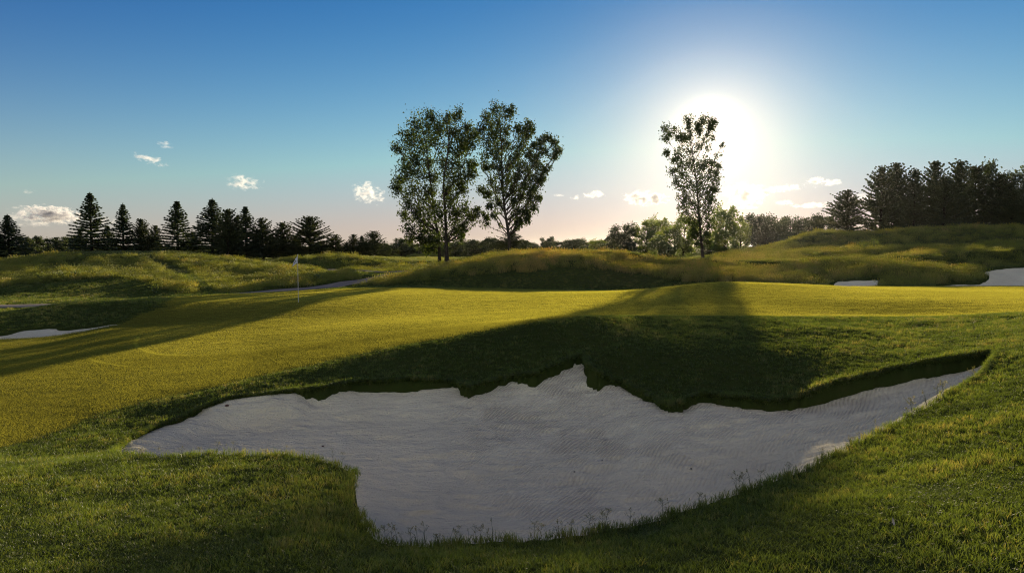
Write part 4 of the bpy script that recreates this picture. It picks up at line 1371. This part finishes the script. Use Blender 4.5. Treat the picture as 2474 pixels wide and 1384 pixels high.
# ------------------------------------------------------------------ tall seed stalks on the bunker rim
M_stalk = blade_mat('seed_stalk', (0.10, 0.13, 0.03), (0.17, 0.18, 0.05), (0.30, 0.24, 0.12), trans=1.3, use_inst=False)


def stalk_mesh(seed, h, spread=1.0, spike=False):
    r = np.random.default_rng(seed)
    T = Tubes()
    bend = r.normal(0, 0.05, 2)
    line = np.array([(bend[0] * t * t, bend[1] * t * t, h * t) for t in np.linspace(0, 1, 6)])
    T.add(line, np.linspace(0.0032, 0.0018, 6), 4)
    for k in range(2):
        a = r.uniform(0, 6.28)
        L = h * r.uniform(0.3, 0.5)
        b = line[1]
        T.add([b, b + np.array([math.cos(a) * L * 0.3, math.sin(a) * L * 0.3, L * 0.7]), b + np.array([math.cos(a) * L * 0.7, math.sin(a) * L * 0.7, L * 0.85])], [0.0040, 0.0034, 0.0008], 3)
    C = []
    if spike:
        for k in range(26):
            C.append(line[-1] + np.array([r.normal(0, 0.004), r.normal(0, 0.004), -r.uniform(0, 0.05)]))
    else:
        for k in range(9):
            t = r.uniform(0.62, 1.0)
            b = np.array([bend[0] * t * t, bend[1] * t * t, h * t])
            a = r.uniform(0, 6.28)
            L = h * 0.26 * (1.15 - t) / 0.5 * spread + 0.01
            e = b + np.array([math.cos(a) * L, math.sin(a) * L, L * 0.75])
            T.add([b, (b + e) / 2 + np.array([0, 0, 0.004]), e], [0.0013, 0.0011, 0.0009], 3)
            for s in range(6):
                f = r.uniform(0.45, 1.05)
                C.append(b + (e - b) * f + r.normal(0, 0.005, 3))
    C = np.array(C)
    V, Fc, at = leaf_cards(C, 0.014, r, np.clip(r.normal(0.55, 0.2, len(C)), 0, 1), aspect=0.5)
    n0 = T.n
    V = np.concatenate(T.V + [V])
    at = {'h': np.concatenate([np.full(n0, 0.5), at['h']]), 'tint': np.concatenate([np.full(n0, 0.4), at['tint']])}
    return mesh_np('grass_stalk', V, [np.concatenate(T.Q)] + [f + n0 for f in Fc], M_stalk, at)


ST = [stalk_mesh(700 + k, 0.22 + 0.03 * (k % 4), spike=(k % 3 == 2)) for k in range(7)]
k_ = 0
rs = random.Random(21)


def stalk(px, py, Y, hpx, grp, lab):
    global k_
    x, y, _ = P(px, py, Y)
    o = bpy.data.objects.new('grass_stalk', ST[k_ % 7])
    link(o)
    o.location = (x, y, float(sample(ZB, x, y)) - 0.01)
    s = (hpx / F * Y) / (0.22 + 0.03 * ((k_ % 7) % 4))
    o.scale = (s * 0.9, s * 0.9, s)
    o.rotation_euler = (rs.gauss(0, 0.06), rs.gauss(0, 0.06), rs.uniform(0, 6.28))
    tag(o, lab, 'grass stalk', grp)
    k_ += 1


for px in (932, 945, 960, 975, 990, 1008, 1028, 1050, 1066, 1085, 1100, 1112, 1130, 1148, 1162, 1175, 1190, 1290, 1300, 1350, 1356, 1380, 1420, 1430, 1455, 1462, 1480, 1520, 1600, 1612, 1660, 1690, 1700, 1740, 1780, 1790, 1800, 1815, 1832):
    i = int(np.argmin(np.abs(BUNKER[:, 0] / BUNKER[:, 1] * F + CX - px) + (BUNKER[:, 1] > 7) * 1e4))
    yy = BUNKER[i, 1] - rs.uniform(0.02, 0.15)
    stalk(px, 1300 - (0 if px < 1250 else (px - 1250) * 0.17), yy, rs.uniform(38, 66), 'seed headed grass stalks along the near bunker rim', 'thin seed headed grass stalk rising over the near rim of the bunker')
for px in (1905, 1930, 1990, 2055, 2075, 2105, 2190, 2205, 2240, 2262, 2280, 2345, 2420):
    m = (BUNKER[:, 1] < 10.9)
    i = int(np.argmin(np.abs(BUNKER[:, 0] / BUNKER[:, 1] * F + CX - px) + (~m) * 1e4))
    stalk(px, 1000, BUNKER[i, 1] - 0.1, rs.uniform(32, 58), 'seed headed grass stalks on the right rim', 'tan grass stalk on the right rim of the bunker')
for px in (315, 345, 380, 440, 480, 522, 540, 566, 640, 690, 805, 828):
    stalk(px, 1105, 8.15 if px < 600 else 7.75, rs.uniform(20, 40), 'seed headed grass stalks on the grass spur', 'pale grass stalk on the sunlit spur left of the bunker')
for px, py in ((2205, 762), (2240, 757), (2262, 762), (2355, 748), (2375, 740)):
    stalk(px, 775, 14.2, 34, 'seed headed grass stalks before the green', 'dark seed head standing up before the right side of the green')

# ------------------------------------------------------------------ weeds, stones, leaf
M_weed = blade_mat('weed_leaf', (0.09, 0.13, 0.025), (0.13, 0.18, 0.03), (0.2, 0.2, 0.05), trans=1.5, use_inst=False)


def weed(px, py, Y, hpx, wpx, label, seed):
    r = np.random.default_rng(seed)
    x, y, _ = P(px, py, Y)
    root = tag(empty('weed_plant', (x, y, float(sample(ZB, x, y)))), label, 'plant')
    h, w = hpx / F * Y, wpx / F * Y
    T = Tubes()
    C = []
    for k in range(7):
        a, l = r.uniform(0, 6.28), h * r.uniform(0.6, 1.0)
        e = np.array([math.cos(a) * w * r.uniform(0.2, 1), math.sin(a) * w * r.uniform(0.2, 1), l])
        p_ = curve_pts((0, 0, 0), e, (0, 0, 0.1 * h), 5)
        T.add(p_, np.linspace(0.015, 0.005, 5), 4)
        for q in range(26):
            C.append(p_[r.integers(1, 5)] + r.normal(0, 0.09, 3))
    C = np.array(C)
    V, Fc, at = leaf_cards(C, 0.16, r, np.clip(r.normal(0.45, 0.15, len(C)), 0, 1), aspect=0.4)
    link(bpy.data.objects.new('stem', T.mesh('stem', M_weed)), root)
    link(bpy.data.objects.new('foliage', mesh_np('foliage', V, Fc, M_weed, at)), root)


weed(2088, 600, 64, 22, 22, 'bright leafy weed on the right slope below the pines', 1)
weed(2112, 600, 64, 26, 10, 'thin upright weed right of the bright leafy weed', 2)
weed(2050, 612, 62, 16, 20, 'low green weed left of the bright leafy weed', 3)
weed(1985, 620, 60, 12, 20, 'low weed at the dip of the right slope', 4)
weed(372, 692, 46, 16, 10, 'small leafy weed low on the left mound', 5)
weed(148, 616, 54, 15, 10, 'tall weed on the left mound crest, nearer the picture edge', 6)
weed(185, 610, 54, 15, 10, 'tall weed on the left mound crest next to the mown top', 7)
weed(95, 630, 54, 14, 10, 'feathery weed on the left shoulder of the mound', 8)
weed(1578, 622, 56, 14, 12, 'round weed where the central mound dips to the gap', 9)
weed(1735, 628, 60, 14, 16, 'leafy weed at the foot of the right hill', 10)
weed(765, 668, 50, 12, 12, 'dark weed on the slope right of the flag', 11)


def stone(px, py, Y, r_, label, seed, mat):
    x, y, _ = P(px, py, Y)
    r = np.random.default_rng(seed)
    iu = np.clip(np.searchsorted(LU, x / (y + OFF)), 0, len(LU) - 1)
    iv = np.clip(np.searchsorted(LV, math.log(y + OFF)), 0, len(LV) - 1)
    z = ZS[iv, iu]
    a = np.linspace(0, 2 * math.pi, 8, endpoint=False)
    V = [(0, 0, r_ * 0.75)]
    for zz, k in ((0.45, 0.75), (0.0, 1.0), (-0.4, 0.7)):
        for q in a:
            s = r_ * k * r.uniform(0.8, 1.2)
            V.append((s * 1.2 * math.cos(q), s * math.sin(q), zz * r_))
    tri = [(0, 1 + i, 1 + (i + 1) % 8) for i in range(8)]
    qd = [(1 + l * 8 + i, 1 + (l + 1) * 8 + i, 1 + (l + 1) * 8 + (i + 1) % 8, 1 + l * 8 + (i + 1) % 8) for l in range(2) for i in range(8)]
    o = link(bpy.data.objects.new('pebble', mesh_np('pebble', np.array(V), [np.array(tri), np.array(qd)], mat, smooth=True)))
    o.location = (x, y, z + r_ * 0.2)
    tag(o, label, 'pebble', 'dark pebbles lying on the sand')


M_stone = simple_mat('dark_pebble', (0.045, 0.04, 0.038), 0.8)
M_stone2 = simple_mat('brown_pebble', (0.12, 0.06, 0.045), 0.8)
stone(1388, 1115, 9.7, 0.013, 'dark pebble in the middle of the raked sand', 1, M_stone)
stone(1670, 1122, 9.4, 0.013, 'dark pebble on the right side of the raked sand', 2, M_stone)
stone(1455, 1096, 10.0, 0.009, 'tiny dark pebble above the middle of the sand', 3, M_stone)
stone(548, 968, 12.4, 0.030, 'reddish brown pebble under the left bunker lip', 4, M_stone2)
stone(780, 1075, 11.0, 0.018, 'small brown pebble off the tip of the grass spur', 5, M_stone2)

lx, ly, _ = P(2155, 1288, 4.45)
lv = [(0, -0.022, 0), (0.012, -0.008, 0.006), (0.011, 0.010, 0.010), (0, 0.026, 0.016), (-0.012, 0.010, 0.012), (-0.012, -0.008, 0.006), (0, 0, 0.0)]
lo = link(bpy.data.objects.new('dry_leaf', mesh_np('dry_leaf', np.array(lv), [np.array([(6, 0, 1), (6, 1, 2), (6, 2, 3), (6, 3, 4), (6, 4, 5), (6, 5, 0)])], simple_mat('dry_leaf', (0.55, 0.46, 0.36), 0.7))))
lo.location = (lx, ly, float(sample(ZB, lx, ly)) + 0.062)
lo.rotation_euler = (0.9, 0.2, 0.5)
lo.scale = (1.1, 1.1, 1.1)
tag(lo, 'small pale curled dry leaf lying in the near right grass', 'leaf')

# ------------------------------------------------------------------ clouds, far off
m_, t_, o_ = nt('cloud_vapour')
b_ = NB(t_)
tcn = b_.n('ShaderNodeTexCoord')
rnd = b_.n('ShaderNodeObjectInfo').outputs['Random']
off = b_.n('ShaderNodeVectorMath', {0: tcn.outputs['Generated'], 1: (-0.5, -0.5, -0.5)}, operation='ADD').outputs[0]
r2 = b_.n('ShaderNodeVectorMath', {0: off, 1: off}, operation='DOT_PRODUCT').outputs['Value']
fall = b_.math('SUBTRACT', 1.0, b_.math('MULTIPLY', r2, 4.0))
geo_ = b_.n('ShaderNodeNewGeometry').outputs['Position']
nz = b_.noise(b_.n('ShaderNodeMapping', {'Vector': geo_, 'Scale': (1.0, 0.6, 1.7)}).outputs[0], 0.012, 7, 0.68)
dn = b_.math('ADD', b_.math('MULTIPLY', b_.math('SUBTRACT', nz, 0.5), 7.5), b_.math('SUBTRACT', b_.math('MULTIPLY', fall, 1.5), 1.1))
dn = b_.remap(dn, 0.0, 1.9)
att = b_.n('ShaderNodeAttribute', attribute_name='thick', attribute_type='OBJECT').outputs['Fac']
dn = b_.math('MULTIPLY', dn, att)
vol = b_.n('ShaderNodeVolumePrincipled', {'Color': (0.96, 0.96, 0.97, 1), 'Density': dn, 'Anisotropy': 0.4})
t_.links.new(vol.outputs[0], o_.inputs['Volume'])
M_cloud = m_
import bmesh
bm_ = bmesh.new()
bmesh.ops.create_icosphere(bm_, subdivisions=3, radius=1.0)
cloud_me = bpy.data.meshes.new('cloud')
bm_.to_mesh(cloud_me)
bm_.free()
cloud_me.materials.append(M_cloud)
CY_ = 9000.0
for px, py, w, h, rot, th, lab in [
    (125, 519, 78, 24, 4, 0.030, 'long grey cloud with bright top low at the left'),
    (58, 520, 42, 26, 0, 0.014, 'pale ragged cloud against the left end of the long grey one'),
    (85, 540, 45, 10, 0, 0.012, 'flat grey shred under the long grey cloud'),
    (255, 533, 32, 14, 0, 0.010, 'faint pink cloud behind the two tallest spruces'),
    (70, 463, 22, 9, 0, 0.007, 'tiny faint cloud alone above the long grey cloud'),
    (360, 385, 44, 13, 17, 0.016, 'slanting white wisp high over the left spruces'),
    (400, 349, 22, 13, 25, 0.009, 'small thin wisp above the slanting white one'),
    (588, 441, 46, 22, 5, 0.016, 'fluffy white cloud over the middle of the conifer row'),
    (641, 441, 10, 9, 0, 0.010, 'dot of cloud right beside the fluffy white one'),
    (888, 468, 50, 26, 12, 0.022, 'white cloud with a grey base left of the tall trees'),
    (896, 448, 22, 13, 20, 0.010, 'thin puff on top of the grey based white cloud'),
    (1395, 476, 22, 8, -10, 0.012, 'small white cloud at the left of the oval one'),
    (1436, 470, 34, 10, -4, 0.018, 'smooth oval white cloud between the tall trees and the sun'),
    (1345, 472, 22, 4, 0, 0.008, 'thin pale streak nearest the tall forked tree'),
    (1560, 481, 66, 18, 2, 0.028, 'bright edged cloud with a dark middle left of the lone tree'),
    (1545, 466, 44, 8, -4, 0.012, 'bright streak on top of the dark centred cloud'),
    (1800, 470, 66, 30, 0, 0.020, 'large glowing cloud right under the sun'),
    (1880, 457, 74, 10, -6, 0.012, 'long bright streak from the glowing cloud to the right'),
    (1968, 438, 32, 15, 4, 0.018, 'puffy white cloud at the right end of the streak'),
    (2012, 441, 30, 10, -4, 0.016, 'white cloud tail touching the puffy one on its right'),
    (1890, 490, 36, 7, 0, 0.014, 'small flat cloud under the long streak'),
    (1960, 496, 56, 8, -3, 0.012, 'flat pale cloud left of the right hill pines'),
    (1810, 501, 40, 6, 0, 0.012, 'thin bright strip below the glowing cloud'),
    (2085, 480, 34, 16, 0, 0.012, 'pale cloud behind the first tall pine'),
    (1796, 442, 18, 6, 0, 0.02, 'small grey shred above the glowing cloud'),
]:
    o = link(bpy.data.objects.new('cloud', cloud_me))
    x_, y_, z_ = P(px, py, CY_)
    o.location = (x_, y_, z_)
    k_s = CY_ / F
    o.scale = (w * k_s * 1.1, w * k_s * 0.8, h * k_s * 1.1)
    o.rotation_euler = (0, math.radians(rot), 0)
    o['thick'] = th * (3.2 if 90 < px < 200 else 0.9 if px < 1000 else 2.0)
    tag(o, lab, 'cloud', 'small clouds low in the evening sky')

# ------------------------------------------------------------------ evening haze
m_, t_, o_ = nt('evening_haze')
b_ = NB(t_)
vol = b_.n('ShaderNodeVolumePrincipled', {'Color': (0.95, 0.93, 0.9, 1), 'Density': HAZE, 'Anisotropy': 0.88})
t_.links.new(vol.outputs[0], o_.inputs['Volume'])
bm_ = bmesh.new()
bmesh.ops.create_cube(bm_, size=1.0)
me_ = bpy.data.meshes.new('haze')
bm_.to_mesh(me_)
bm_.free()
me_.materials.append(m_)
hz_o = link(bpy.data.objects.new('haze', me_))
hz_o.scale = (8600, 2700, 34)
hz_o.location = (0, 1250, 6)
tag(hz_o, 'thin pale evening haze over the whole golf course', kind='stuff')
